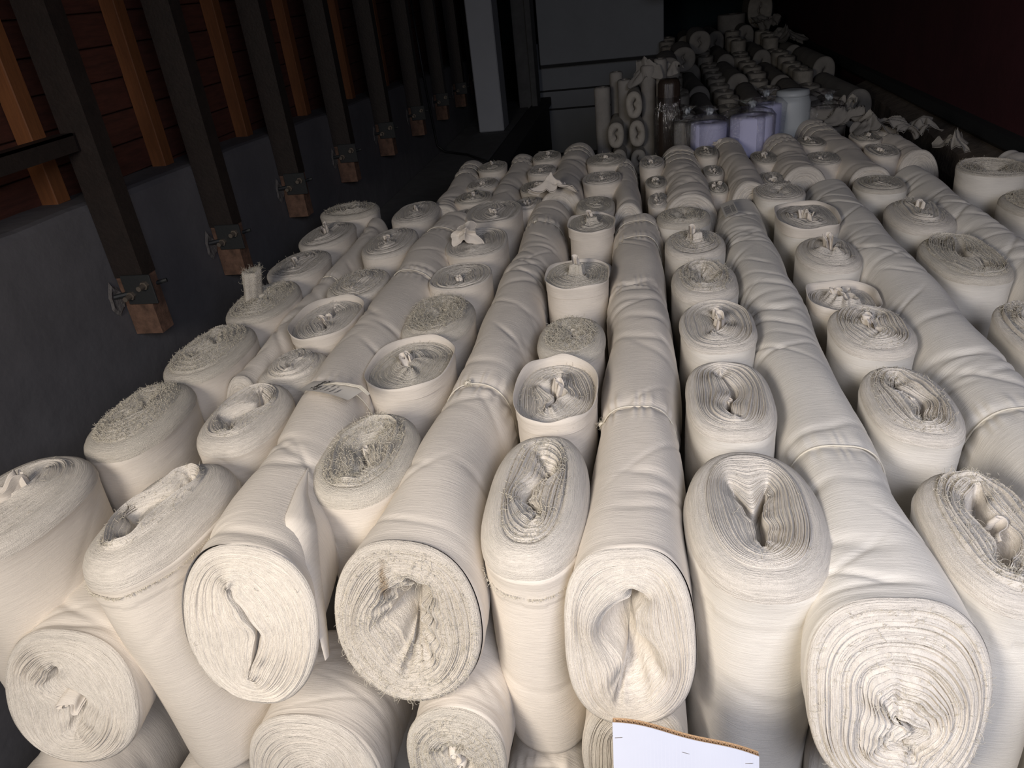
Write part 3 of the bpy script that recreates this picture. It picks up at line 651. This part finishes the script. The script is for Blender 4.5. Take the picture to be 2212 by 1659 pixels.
# crumpled scrap on top of the roll with the dished end
def crumple(name, loc, sx, sy, sz, seed, m, label, cat, group=None, res=34, folds=7, parent=None, tilt=(0, 0, 0)):
    r = np.random.default_rng(seed); n = res; g = np.linspace(-1, 1, n); X, Y = np.meshgrid(g, g, indexing='ij')
    R = np.maximum(abs(X), abs(Y)); edge = 1 + .25 * np.sin(np.arctan2(Y, X) * 3 + seed) + .1 * np.sin(np.arctan2(Y, X) * 7)
    Zz = np.zeros_like(X)
    for _ in range(folds):
        a = r.uniform(0, PI); o_ = r.uniform(-.6, .6); d = X * math.cos(a) + Y * math.sin(a) - o_; wv = r.uniform(.08, .3)
        Zz += r.normal() * .5 * np.exp(-np.abs(d) / wv)
    Zz += .25 * np.sin(3 * X + seed) * np.cos(2.5 * Y) - .35 * R ** 2
    Zz = (Zz - Zz.min()) / (Zz.max() - Zz.min())
    top = np.stack([X * sx * edge * .5 * (1 - .25 * Zz), Y * sy * edge * .5 * (1 - .25 * Zz), Zz * sz], -1).reshape(-1, 3)
    bot = top - [0, 0, .004]
    F = grid_faces(n, n, False).tolist(); F2 = [[i + n * n for i in f[::-1]] for f in F]
    bd = list(range(0, n)) + [i * n + n - 1 for i in range(1, n)] + [(n - 1) * n + j for j in range(n - 2, -1, -1)] + [i * n for i in range(n - 2, 0, -1)]
    F3 = [[bd[(i + 1) % len(bd)], bd[i], bd[i] + n * n, bd[(i + 1) % len(bd)] + n * n] for i in range(len(bd))]
    o = mesh_ob(name, np.vstack([top, bot]), F + F2 + F3, m, parent); o.location = loc; o.rotation_euler = tilt
    return tag(o, label, cat, group)
crumple('cloth_scrap', (-.87, 3.50, .055), .13, .10, .09, 4, M['side'], 'small crumpled cream scrap standing on a roll behind the tall tied roll', 'cloth scrap', folds=10, tilt=(1.05, 0, .25))

# ------------------------------------------------------------ lying rolls
def spine(L, pts, wid, seed, amp=.010, off=1.3):
    """pts: (y behind face, du, dv); width narrows beside every standing roll"""
    p = np.array(pts); t = np.linspace(0, L, 40); r = np.random.default_rng(seed)
    du = np.interp(t, p[:, 0], p[:, 1]); dv = np.interp(t, p[:, 0], p[:, 2]); du = np.convolve(np.pad(du, 3, 'edge'), np.ones(7) / 7, 'valid'); dv = np.convolve(np.pad(dv, 3, 'edge'), np.ones(7) / 7, 'valid')
    wob = r.uniform(0, 6)
    du = du + amp * np.sin(t * 5.1 + wob) * np.clip(t / .4, 0, 1); ww = np.interp(t, [0, .12, .45, L], [1, .99, wid, wid]) + .03 * np.sin(t * 12.5 + wob) * np.clip(t / .3, 0, 1)
    hh = 1 + .02 * np.sin(t * 4 + wob) * np.clip(t / .3, 0, 1)
    return np.stack([t, du, dv, ww, hh], 1).tolist()
HS = dict(creases=60, camp=.00855, lumpb=.004, shear=.35, round=.018, tilt=.003)
lying(-1.545, 1.12, -.425, .40, .37, .75, 11, 'low lying roll at the left edge, a curled pleat in its core', 2,
      S_(HS, slit=.50, open=.16, wave=.010, crater=.012, flaps=2, flap_h=.02, flap_l=.06, hole=.05, layers=74, rot=.30, smat='side', threads=0, spine=spine(.75, [(0, 0, 0), (.75, -.03, .0)], .75, 1), creases=10), rz=0)
lying(-1.485, 2.15, -.235, .15, .40, 2.0, 12, 'sunken wrinkled lying roll between the two leftmost standing rows', 1,
      S_(HS, spine=spine(2.0, [(0, 0, 0), (2, -.06, .03)], 1, 3), camp=.009, ties=((1.1, .008, .01),)))
lying(-.955, 1.16, -.165, .35, .40, 2.85, 13, 'lying roll with a long wavy slit, carrying the printed paper label', 2,
      S_(HS, slit=.55, open=.05, wave=.008, bend=.14, kb=1.0, hole=.04, layers=80, n=2.2, threads=6, rot=.12, layer_h=.0012, crater=-.004,
         spine=spine(2.85, [(0, 0, 0), (.5, -.07, .0), (1.2, -.105, 0), (2.1, -.105, .01), (2.85, -.08, .01)], .78, 5), ties=((.92, .007, .05), (1.95, .008, .02), (2.55, .007, .0)), smat='side', creases=46))
lying(-.585, 1.22, -.19, .365, .405, 3.0, 14, 'lying roll with a ragged pleated hollow and a rust stain', 2,
      S_(HS, slit=.42, open=.24, wave=.026, wobble=1.8, ws0=.06, crater=.045, crw=.22, hole=.10, layers=60, n=2.15, threads=520, tlen=.03, tmat='thread', rimthreads=130, rlen=.02, fmat='face3', layer_h=.0030,
         spine=spine(3.0, [(0, 0, 0), (.5, .02, .005), (1.2, .045, .012), (3.0, .06, .01)], .72, 8, .008), ties=((.83, .010, -.02, 1, 1.75), (2.62, .012, .02, 1, 1.9)), creases=70, camp=.009), rz=.0)
lying(-.048, 1.20, -.185, .295, .41, 2.66, 15, 'lying roll with a tall squared hollow of fluted layers, above the white card', 2,
      S_(HS, slit=.56, open=.30, wave=.013, ws0=.05, bend=.15, crater=.035, crw=.20, hole=.09, layers=84, n=2.7, threads=0, layer_h=.0014, cv=-.10, rot=.0,
         spine=spine(2.66, [(0, 0, 0), (.6, .03, .0), (1.4, .028, .008), (2.66, .01, .005)], .88, 12, .006), ties=((.74, .010, .03, 1, 2.6), (1.62, .006, -.06, 0), (2.3, .009, .01, 1), (2.52, .009, -.02, 1)), camp=.0078, creases=50))
lying(.49, 1.08, -.205, .345, .415, 3.0, 16, 'lying roll with loose ragged outer layers round a small low core, bottom right', 2,
      S_(HS, slit=.16, open=.10, wave=.010, ws0=.2, cv=-.26, cu=.10, crater=.008, hole=.05, layers=58, n=2.5, threads=330, tlen=.022, rimthreads=130, rlen=.02, layer_h=.0045, tmat='thread',
         spine=spine(3.0, [(0, 0, 0), (.6, .008, .0), (3.0, .005, .005)], .73, 17, .006), ties=((.66, .006, .035, 1),), smat='side2', camp=.0085, creases=90))
lying(1.0, .95, -.20, .31, .42, 3.35, 17, 'long wrinkled lying roll between the third-right and second-right standing rows', 2,
      S_(HS, spine=spine(3.35, [(0, 0, 0), (3.35, -.01, .01)], .86, 21, .006), camp=.0085, ties=((.95, .008, .03, 1),), smat='side2', creases=110))
lying(1.50, 1.6, -.19, .28, .40, 2.85, 18, 'lying wrinkled roll beside the far-right standing row', 2,
      S_(HS, spine=spine(2.85, [(0, 0, 0), (2.85, -.04, .01)], .86, 25, .006), camp=.009, ties=((1.1, .006, .02, 0),), smat='side2', creases=100))
lying(2.0, 3.2, -.15, .20, .40, 1.35, 19, 'pale lying roll touching the right edge of view', 1, S_(HS, smat='side2'))
# lower layer
LS = S_(HS, creases=16, camp=.003)
lying(-.925, 1.14, -.755, .385, .46, .36, 31, 'lying roll in the lower layer under the roll with the wavy slit', 2, S_(LS, slit=.2, open=.08, layers=70, shear=.2, wave=.006))
lying(-.485, 1.11, -.565, .26, .33, .42, 32, 'small frayed lying roll under the roll with the rust stain', 2, S_(LS, slit=.35, open=.22, wave=.018, crater=.018, flaps=2, flap_h=0, flap_l=.06, threads=420, tlen=.025, shear=.2, fmat='face2', layers=44))
lying(-.04, 1.16, -.575, .26, .36, 1.2, 33, 'lying roll half hidden behind the white card', 2, S_(LS, shear=.2, slit=.3, layers=60))
lying(-.285, 1.14, -.93, .28, .42, .6, 34, 'tied roll end under the teardrop standing roll', 1, S_(LS, ties=((.03, .012, .0),), shear=.3, creases=30, camp=.009))
lying(-1.33, 1.12, -1.08, .34, .48, .5, 35, 'lying roll showing a rim of layers under the crater roll', 2, S_(LS, shear=.3, slit=.3, layers=50, threads=0))
lying(-1.84, 1.0, -1.09, .40, .50, .65, 36, 'wrinkled lying roll in the bottom left corner', 1, S_(LS, creases=30, camp=.0078, shear=.3))
lying(.50, 1.2, -.66, .24, .42, 1.3, 37, 'lying roll deep under the ragged roll at the bottom right', 1, S_(LS))
lying(1.02, .92, -.64, .30, .42, 1.3, 38, 'lying roll in the bottom right corner', 1, S_(LS, smat='side2'))

# ------------------------------------------------------------ rear block of the pile (smaller in view)
RB = [(-1.17, 4.15, .24, 1.30, -.06, 'leftmost wrinkled lying roll of the rear block', 5), (-.85, 4.15, .24, 1.38, 0, 'second lying roll from the left in the rear block', 2),
      (-.485, 4.28, .27, 1.38, .01, 'third lying roll from the left in the rear block, bound near its rounded tip', 2), (-.08, 3.95, .19, 1.22, -.04, 'narrow lying roll in the middle of the rear block', 2),
      (.25, 3.98, .30, 1.35, 0, 'broad creased lying roll right of the narrow one in the rear block', 3), (.59, 4.14, .24, 1.30, -.0, 'smooth grey lying roll with a small twisted ear at its tip', 1),
      (.91, 4.40, .27, 1.05, .02, 'lying roll with three raised folds behind the plastic-wrapped rolls', 2), (1.27, 4.42, .27, 1.60, -.02, 'dim lying roll with two strings, farthest toward the plastic bags', 3),
      (1.62, 4.75, .24, 1.00, -.02, 'dim lying roll with pale bindings beside the dusty board', 3)]
for k, (x, y, W, L, dx, lb, nt) in enumerate(RB):
    ties = tuple((L - .12 - .13 * j, .010, .012 * (-1) ** j, 1) for j in range(min(nt, 3)))
    lying(x, y, -.185 + (.03 if k in (2, 4, 5, 6) else 0), W, .40, L, 300 + k, lb, 1,
          S_(HS, spine=spine(L, [(0, 0, 0), (L, dx, 0)], 1, k, .006), camp=.012, creases=60 if k in (0, 4) else 30, ties=ties, endround=.07, smat='side'), group='lying rolls of the rear block')
crumple('cloth_ear', (.53, 5.38, .0), .10, .05, .05, 8, M['side'], 'small twisted ear of cloth at the tip of the smooth grey roll', 'cloth scrap')
RV = [(-1.02, 4.10, .16, .26, -.01, 'small roll with a dark gathered top'), (-1.02, 4.42, .22, .30, .01, 'roll with a pleated dark core'), (-1.03, 4.78, .20, .30, .0, 'roll with crumpled folds'), (-1.03, 5.18, .20, .32, .02, 'roll with a creased oval end'),
      (-.67, 4.28, .17, .28, -.01, 'flat dusty roll'), (-.66, 4.62, .19, .30, .0, 'flat roll with a tiny tuft'), (-.66, 4.97, .19, .30, .02, 'roll with a smooth dished top'), (-.665, 5.33, .20, .34, .03, 'roll with a pinhole core'),
      (-.245, 4.60, .24, .32, .03, 'roll with bright pleats in its end'), (-.24, 5.12, .26, .36, .03, 'roll with a sagging cap of cloth'),
      (.085, 4.22, .12, .30, -.02, 'narrow dusty roll'), (.08, 4.58, .13, .30, -.01, 'narrow roll with a frayed lip'), (.06, 4.98, .16, .36, .02, 'narrow roll with a white tuft'),
      (.425, 4.42, .12, .28, -.02, 'narrow flattened roll'), (.43, 4.77, .12, .30, -.01, 'narrow roll with a split top'), (.42, 5.17, .15, .34, .02, 'narrow roll with a pale band'),
      (.75, 4.50, .17, .36, -.02, 'roll with ruffled white folds'), (.76, 4.98, .16, .34, .0, 'flat grey roll'),
      (1.09, 4.86, .20, .34, .0, 'broad flat roll'), (1.10, 5.30, .18, .32, .01, 'flat roll with a ragged pale side'), (1.45, 4.95, .18, .34, .0, 'flat dark roll with a pale side'), (1.45, 5.35, .18, .34, .0, 'dark roll with a torn rim')]
rc = {}
for k, (x, y, W, D, z, lb) in enumerate(RV):
    col = round(x * 2.7); i = rc.get(col, 0); rc[col] = i + 1
    near = {-3: 'left end', -2: 'left quarter', -1: 'centre-left', 0: 'centre', 1: 'centre-right', 2: 'right quarter', 3: 'right side', 4: 'right end'}[col]
    standing(x, y, W, D, 1.3 + z, 500 + k * 3, '%s, %s at the %s of the rear block' % (lb, NTH[i], near), 1,
             S_(threads=30, flaps=2 if k % 3 else 1, flap_h=.018, flap_l=.05, wave=.01, dome=.002, round=.010, fmat='face2' if k % 2 else 'face', crater=-.008 if k % 2 else .01, recess=.006), z, group='standing rolls of the rear block')
# ------------------------------------------------------------ behind the pile: bundle of upright rolls, bags, far stacks
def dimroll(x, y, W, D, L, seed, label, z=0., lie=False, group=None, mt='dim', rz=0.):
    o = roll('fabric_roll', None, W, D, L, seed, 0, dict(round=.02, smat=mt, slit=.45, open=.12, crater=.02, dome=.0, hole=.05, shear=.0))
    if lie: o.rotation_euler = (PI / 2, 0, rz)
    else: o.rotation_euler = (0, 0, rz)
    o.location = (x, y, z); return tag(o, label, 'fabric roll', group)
ug = 'upright bundle by the grey back panels'
dimroll(-.31, 6.4, .13, .14, 1.66, 1, 'slim upright tube-like roll at the left of the far bundle', .31, group=ug)
dimroll(-.20, 6.62, .11, .13, 1.85, 2, 'short slim roll end behind the slim tube-like roll', .39, group=ug)
dimroll(-.13, 6.42, .12, .14, 1.70, 3, 'upright slim roll between the oval roll ends of the far bundle', .35, group=ug)
for i, (x, z, lb) in enumerate([(-.055, .215, 'topmost oval roll end in the far bundle'), (-.035, -.0, 'middle oval roll end in the far bundle'), (-.20, .0, 'left oval roll end in the far bundle'), (-.18, -.21, 'lower left roll end in the far bundle'), (-.03, -.22, 'lower right roll end in the far bundle'),
                               (-.19, -.42, 'bottom left roll end in the far bundle'), (-.03, -.43, 'bottom right roll end in the far bundle')]):
    dimroll(x, 6.1, .125, .20, .5, 20 + i, lb, z - .02, True, 'oval roll ends of the far bundle', 'dimface')
dimroll(.055, 6.35, .12, .16, 1.80, 5, 'tall upright roll right of the oval roll ends', .45, group=ug, mt='dim')
dimroll(.15, 6.42, .11, .14, 1.85, 6, 'tall upright roll against the dark brown wrapped one', .48, group=ug, mt='dim')
crumple('cloth_cover', (.04, 6.36, .36), .22, .20, .16, 9, M['dim'], 'crumpled cloth draped over the tall upright rolls', 'cloth', tilt=(.5, 0, 0))
crumple('cloth_cover', (.22, 6.5, .36), .18, .14, .12, 19, M['dim'], 'pointed crumpled cloth right above the dark brown roll', 'cloth', tilt=(.6, .2, 0))
t = empty('wrapped_roll', (.205, 6.05, 0), 'upright dark brown plastic-wrapped roll beside the oval roll ends', 'wrapped roll')
def lathe(name, prof, m, parent=None, n=36, loc=None, lump=0., seed=0, ex=1.0):
    r_ = np.random.default_rng(seed); t2 = np.linspace(0, 2 * PI, n, endpoint=False); R = []
    ph = smooth_noise(r_, 9, t2, p=.5)
    for i, (r, z) in enumerate(prof): R.append(np.stack([np.cos(t2) * r * (1 + lump * ph * (i % 3 + 1) / 3), np.sin(t2) * r * ex * (1 + lump * ph), np.full(n, z) + lump * .05 * np.sin(4 * t2 + i)], -1))
    R = np.array(R[::-1]); return mesh_ob(name, R.reshape(-1, 3), grid_faces(len(prof), n).tolist() + [list(range(n)), list(range((len(prof) - 1) * n, len(prof) * n))[::-1]], m, parent)
lathe('roll_body', [(.105, FZ), (.105, .12), (.10, .15), (.085, .17), (.083, .34), (.07, .37), (.02, .375)], M['brown'], t, lump=.03)
lathe('plastic_wrap', [(.111, FZ), (.112, .0), (.113, .12), (.105, .16), (.093, .19), (.095, .25)], M['film'], t, lump=.05, seed=2)
def bag(x, y, z0, r, h, label, m, seed, neck=.10, mat2=None):
    t = empty('plastic_wrapped_roll', (x, y, z0), label, 'wrapped roll', 'rolls in clear plastic bags')
    lathe('cloth_roll', [(r * .97, 0), (r, .02), (r, h - .015), (r * .96, h), (r * .3, h + .004), (r * .12, h - .02)], M[m], t, lump=.012, seed=seed)
    f_ = lathe('plastic_bag', [(r * 1.03, .0), (r * 1.05, h * .5), (r * 1.06, h), (r * .85, h + .035), (r * .45, h + .05), (r * .16, h + .055), (r * .10, h + .062), (r * .35, h + .062 + neck * .25), (r * .6, h + .06 + neck * .45)], M['film'], t, lump=.16, seed=seed + 5, n=72)
    lathe('bag_knot', [(.006, h + .055), (.022, h + .066), (.026, h + .08), (.014, h + .092)], M['whitepl'], t, lump=.2, seed=seed, n=20)
    return t
bag(.465, 5.62, -.12, .125, .235, 'lavender roll in a clear knotted bag, left one of the pair on the rear block', 'lav', 3)
bag(.765, 5.62, -.12, .150, .260, 'lavender roll in a clear knotted bag, right one of the pair on the rear block', 'lav', 4)
bag(.33, 5.80, -.30, .10, .40, 'cream roll in clear plastic left of the lavender pair', 'dim', 6)
bag(.92, 6.1, -.20, .12, .33, 'third lavender roll in plastic, behind the right one of the pair', 'lav', 7)
bag(1.38, 6.15, -.22, .13, .28, 'crumpled pale bundle in a tall knotted plastic bag near the dark red wall', 'dim', 8, .12)
t = empty('plastic_drum', (1.12, 6.15, -.22), 'pale rounded white drum standing behind the lavender bags', 'drum')
lathe('drum_body', [(.125, 0), (.135, .05), (.13, .34), (.11, .40)], M['whitepl'], t, lump=.01)
lathe('drum_lid', [(.118, .385), (.120, .40), (.114, .425), (.05, .43)], M['whitepl'], t)
# crumpled scraps along the right edge
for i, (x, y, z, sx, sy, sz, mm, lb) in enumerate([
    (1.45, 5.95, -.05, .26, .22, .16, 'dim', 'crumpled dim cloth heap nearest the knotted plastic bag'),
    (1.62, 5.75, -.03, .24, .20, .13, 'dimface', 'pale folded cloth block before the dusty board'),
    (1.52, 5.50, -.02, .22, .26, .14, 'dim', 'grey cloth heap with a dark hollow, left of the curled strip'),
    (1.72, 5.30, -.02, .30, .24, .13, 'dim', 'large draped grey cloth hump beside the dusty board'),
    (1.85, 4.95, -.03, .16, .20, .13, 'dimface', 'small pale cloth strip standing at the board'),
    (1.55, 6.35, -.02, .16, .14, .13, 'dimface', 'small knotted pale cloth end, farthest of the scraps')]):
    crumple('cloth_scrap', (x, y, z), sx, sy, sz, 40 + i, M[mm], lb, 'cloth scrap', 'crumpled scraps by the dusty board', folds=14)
# rows of dim rolls in the back of the store
rr = np.random.default_rng(77)
base = None; k = 0
def surf(y): return -.12 + .035 * (y - 6.8) + (.10 if y > 11 else 0)
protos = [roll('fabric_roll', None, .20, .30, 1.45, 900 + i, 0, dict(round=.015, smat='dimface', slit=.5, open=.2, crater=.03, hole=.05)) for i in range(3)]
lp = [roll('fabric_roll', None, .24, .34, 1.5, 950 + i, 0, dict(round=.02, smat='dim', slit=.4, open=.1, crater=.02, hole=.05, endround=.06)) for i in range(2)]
used = set()
def place(pr, loc, rot, label, group):
    if pr.name in used: o = pr.copy(); C.objects.link(o)
    else: o = pr; used.add(pr.name)
    o.location = loc; o.rotation_euler = rot; tag(o, label, 'fabric roll', group)
cols = [.38, .82, 1.26, 1.70]
for ci, x in enumerate(cols):
    y = 7.0 + (0.1 * ci)
    while y < 12.2:
        place(protos[k % 3], (x + rr.normal() * .015, y, surf(y) + rr.normal() * .02), (0, 0, rr.normal() * .05), 'small dim upright roll in the crowded rows at the back of the store', 'dim standing rolls at the back of the store')
        k += 1; y += .36 + rr.uniform(0, .04)
for ci, x in enumerate([.60, 1.04, 1.48, 1.92]):
    y = 6.9 + .2 * ci
    while y < 12.0:
        place(lp[k % 2], (x + rr.normal() * .015, y, surf(y) - .12 + rr.normal() * .03), (PI / 2 - .02, 0, rr.normal() * .03), 'dim lying roll between the crowded standing rows at the back of the store', 'dim lying rolls at the back of the store')
        k += 1; y += 1.56
for i, (x, y, z, lb) in enumerate([(.10, 8.3, .10, 'round dark roll end nearest the grey panels, above the upright bundle'), (.28, 8.6, .12, 'round dark roll end second from the grey panels'), (.05, 8.0, -.12, 'dark roll end low behind the crumpled cloth'), (.48, 9.3, .14, 'dark round roll end in the middle of the back row'), (.72, 10.2, .22, 'dark round roll end left of the topmost roll')]):
    dimroll(x, y, .26, .26, .8, 60 + i, lb, z, True, 'dark round ends in the back row', 'dim')
dimroll(1.80, 13.0, .36, .50, .8, 71, 'topmost pale roll end at the very back', .34, True, mt='dimface')
dimroll(1.36, 12.8, .40, .40, 1.75, 72, 'dark upright bundle left of the topmost roll end', .34)
crumple('cloth_heap', (1.85, 12.6, .05), .45, .4, .25, 31, M['dim'], 'crumpled heap under the topmost pale roll end', 'cloth heap', folds=14)
crumple('cloth_heap', (1.90, 11.3, .0), .5, .5, .25, 32, M['dim'], 'dark crumpled heap right of the back rows', 'cloth heap', folds=14)
# ------------------------------------------------------------ label, sticker, card, foam, flap
def ribbon(name, A, B, th_, m, parent=None):
    A, B = np.array(A, float), np.array(B, float); n = len(A)
    N_ = np.cross(B - A, np.gradient(A, axis=0)); N_ /= np.linalg.norm(N_, axis=1, keepdims=True) + 1e-9
    R = np.array([A, (A + B) / 2 + N_ * th_ * 2, B, B - N_ * th_, (A + B) / 2 + N_ * th_ * 1, A - N_ * th_])
    return mesh_ob(name, R.reshape(-1, 3), np.vstack([grid_faces(6, n, False), np.stack([5 * n + np.arange(n - 1), np.arange(n - 1), np.arange(1, n), 5 * n + np.arange(1, n)], -1)]).tolist(), m, parent)
def text(name, body, size, loc, m, parent, rot=(0, 0, 0)):
    cu = bpy.data.curves.new(name, 'FONT'); cu.body = body; cu.size = size; cu.extrude = .0001; cu.offset = size * .02
    cu.materials.append(M[m]); o0 = bpy.data.objects.new(name, cu); C.objects.link(o0)
    me = bpy.data.meshes.new_from_object(o0.evaluated_get(bpy.context.evaluated_depsgraph_get())); bpy.data.objects.remove(o0)
    o = bpy.data.objects.new(name, me); C.objects.link(o); o.parent = parent; o.location = loc; o.rotation_euler = rot; return o
LAB = empty('paper_label', (-.985, 1.925, .078), 'white printed paper label tucked under the string of the lying roll', 'label')
LAB.rotation_euler = (-.04, .10, math.radians(68))
nx_ = 16; X = np.linspace(-.038, .038, nx_); Yy = np.linspace(-.11, .11, 20); V = [(x, y, -.010 * (y / .11) ** 2 + .0015 * math.sin(x * 60)) for x in X for y in Yy]
def lz(y): return .0030 - .010 * (y / .11) ** 2
pp = mesh_ob('paper', V, grid_faces(nx_, 20, False)[:, ::-1].tolist(), M['paper'], LAB)
text('printed_heading', 'Tejeduría', .0160, (-.030, .045, lz(.045)), 'ink', LAB)
text('printed_heading', 'Slo   r S.A.', .0150, (-.022, .028, lz(.028)), 'ink', LAB)
for tx, yy_ in (('Artículo   101', .008), ('Pieza   3020', -.012), ('Metros   81', -.032), ('Observ.', -.052)):
    text('printed_line', tx, .0095, (-.031, yy_, lz(yy_)), 'greyink', LAB)
b = MB()
for (x, y, r) in ((-.033, .034, .0045), (-.029, .029, .0035)): b.prism([(x + r * math.cos(a) * .9, y + r * math.sin(a)) for a in np.linspace(0, 2 * PI, 14, endpoint=False)], .0026, .0032)
b.build('printed_emblem', M['ink'], LAB)
for j in range(4):
    MB().tube([(.000 + j * .004, .026 - j * .002, .006), (.010 + j * .004, -.01, .010), (.018 + j * .004, -.05, .009), (.026 + j * .004, -.10, .004), (.03 + j * .003, -.13, -.02)], .0013, 6).build('cord_strand', M['string'], LAB, True)
ST_ = empty('barcode_sticker', (.425, 3.80, .026), 'small white barcode sticker near the far end of a lying roll', 'sticker'); ST_.rotation_euler = (-.0, -.35, .02); ST_.scale = (1.1, 1.5, 1)
MB().box(-.030, .030, -.075, .075, 0, .0006).build('paper', M['paper'], ST_)
b = MB(); y = -.055; r3 = random.Random(4)
while y < .03:
    w_ = r3.choice([.0015, .003, .0045]); b.box(-.022, .006, y, y + w_, .0007, .0009); y += w_ + r3.choice([.0015, .003])
b.build('bars', M['greyink'], ST_)
b = MB()
for i in range(4): b.box(.010 + i * .004, .012 + i * .004, -.055, .02 + .01 * (i % 2), .0007, .0009)
b.build('printed_line', M['greyink'], ST_)
# loose selvage flap along the label-carrying roll
A = [(-.925, 1.56, .012), (-.895, 1.48, .0), (-.835, 1.38, -.02), (-.80, 1.28, -.08), (-.785, 1.22, -.18), (-.785, 1.19, -.27)]
B = [(-.932, 1.58, .016), (-.922, 1.48, .022), (-.905, 1.36, .018), (-.845, 1.25, -.03), (-.790, 1.18, -.14), (-.783, 1.16, -.26)]
def dens(P, n=40):
    P = np.array(P); t = np.linspace(0, len(P) - 1, n); return np.stack([np.interp(t, np.arange(len(P)), P[:, i]) for i in range(3)], 1)
roll13 = [o for o in bpy.data.objects if o.get('label', '').startswith('lying roll with a long wavy slit')][0]
fl = ribbon('loose_flap', dens(A), dens(B), .0012, M['side']); 
bpy.context.view_layer.update()
fl.parent = roll13; fl.matrix_parent_inverse = roll13.matrix_world.inverted()
pk = crumple('gathered_cloth_end', (-.50, 4.24, .035), .24, .13, .13, 21, M['side'], None, None, folds=12)
r14 = [o for o in bpy.data.objects if o.get('label', '').startswith('lying roll with a ragged pleated')][0]
bpy.context.view_layer.update(); pk.parent = r14; pk.matrix_parent_inverse = r14.matrix_world.inverted()
# rust stain is in the ragged roll's end cloth: a thin smear patch of thread fluff
# white-faced corrugated card in front
CD = empty('cardboard_sheet', (.06, .95, -.14), 'white-faced corrugated card with staples standing in front of the lying rolls', 'cardboard')
# geometry in world-like local axes
def cardpt(u, v): return (-.136 + .279 * u, -.10 * v, (-.075 * u ** 1.4 + .004 * math.sin(u * 9)) * (1 - v) - .30 * v)
n = 40; U_ = np.linspace(0, 1, n)
def strip(off, m, name, v0=0., v1=1., parent=CD, t_=.0010, bow=0):
    A = [np.array(cardpt(u, v0)) + [0, off, 0] for u in U_]; Bq = [np.array(cardpt(u, v1)) + [0, off, 0] for u in U_]
    V = [tuple(p) for p in A] + [tuple(p) for p in Bq] + [tuple(p + np.array([0, t_, 0])) for p in Bq] + [tuple(p + np.array([0, t_, 0])) for p in A]
    F = [[k * n + i, k * n + i + 1, ((k + 1) % 4) * n + i + 1, ((k + 1) % 4) * n + i] for k in range(4) for i in range(n - 1)] + [[0, n, 2 * n, 3 * n], [n - 1, 4 * n - 1, 3 * n - 1, 2 * n - 1]]
    return mesh_ob(name, V, F, M[m], parent, False)
strip(0, 'card', 'white_face'); strip(.0011, 'kraft', 'front_liner'); strip(.0105, 'kraft', 'back_liner')
P = []; 
V = []; nf = 420
for i in range(nf):
    u = i / (nf - 1); x, y, z = cardpt(u, 0); yy = y + .0021 + .0042 + .0042 * math.sin(u * 2 * PI * 26)
    x2, y2, z2 = cardpt(u, 1); V += [(x, yy, z - .0006), (x2, yy - .10, z2)]
V += [(a + .0006, b_ + .0004, c_) for a, b_, c_ in V]
F = [[2 * i, 2 * i + 1, 2 * i + 3, 2 * i + 2] for i in range(nf - 1)] + [[2 * nf + 2 * i + j for j in (0, 2, 3, 1)] for i in range(nf - 1)] + [[2 * i, 2 * i + 2, 2 * nf + 2 * i + 2, 2 * nf + 2 * i] for i in range(nf - 1)]
V = [(a, b_ + (.10 if k % 2 else 0) , c_) for k, (a, b_, c_) in enumerate(V)]
mesh_ob('corrugation', V, F, M['kraft'], CD, False)
for (u, v, a) in ((.04, .10, .15), (.5, .10, -.3), (.93, .08, .1)):
    x, y, z = cardpt(u, v); MB().tube([(x - .007, y - .0015, z - .001 * a), (x + .007, y - .0015, z + .014 * a)], .0005, 5).build('staple', M['bolt'], CD)
b = MB(); pts = [(-1.90 + .012 * i, .98 + .002 * i, -.80 - .018 * i) for i in range(8)]
b.tube(pts, [.012, .02, .023, .022, .024, .022, .02, .01], 12); tag(b.build('foam_piece', M['foam'], None, True), 'yellow foam scrap tucked under the low lying roll at the left', 'foam')
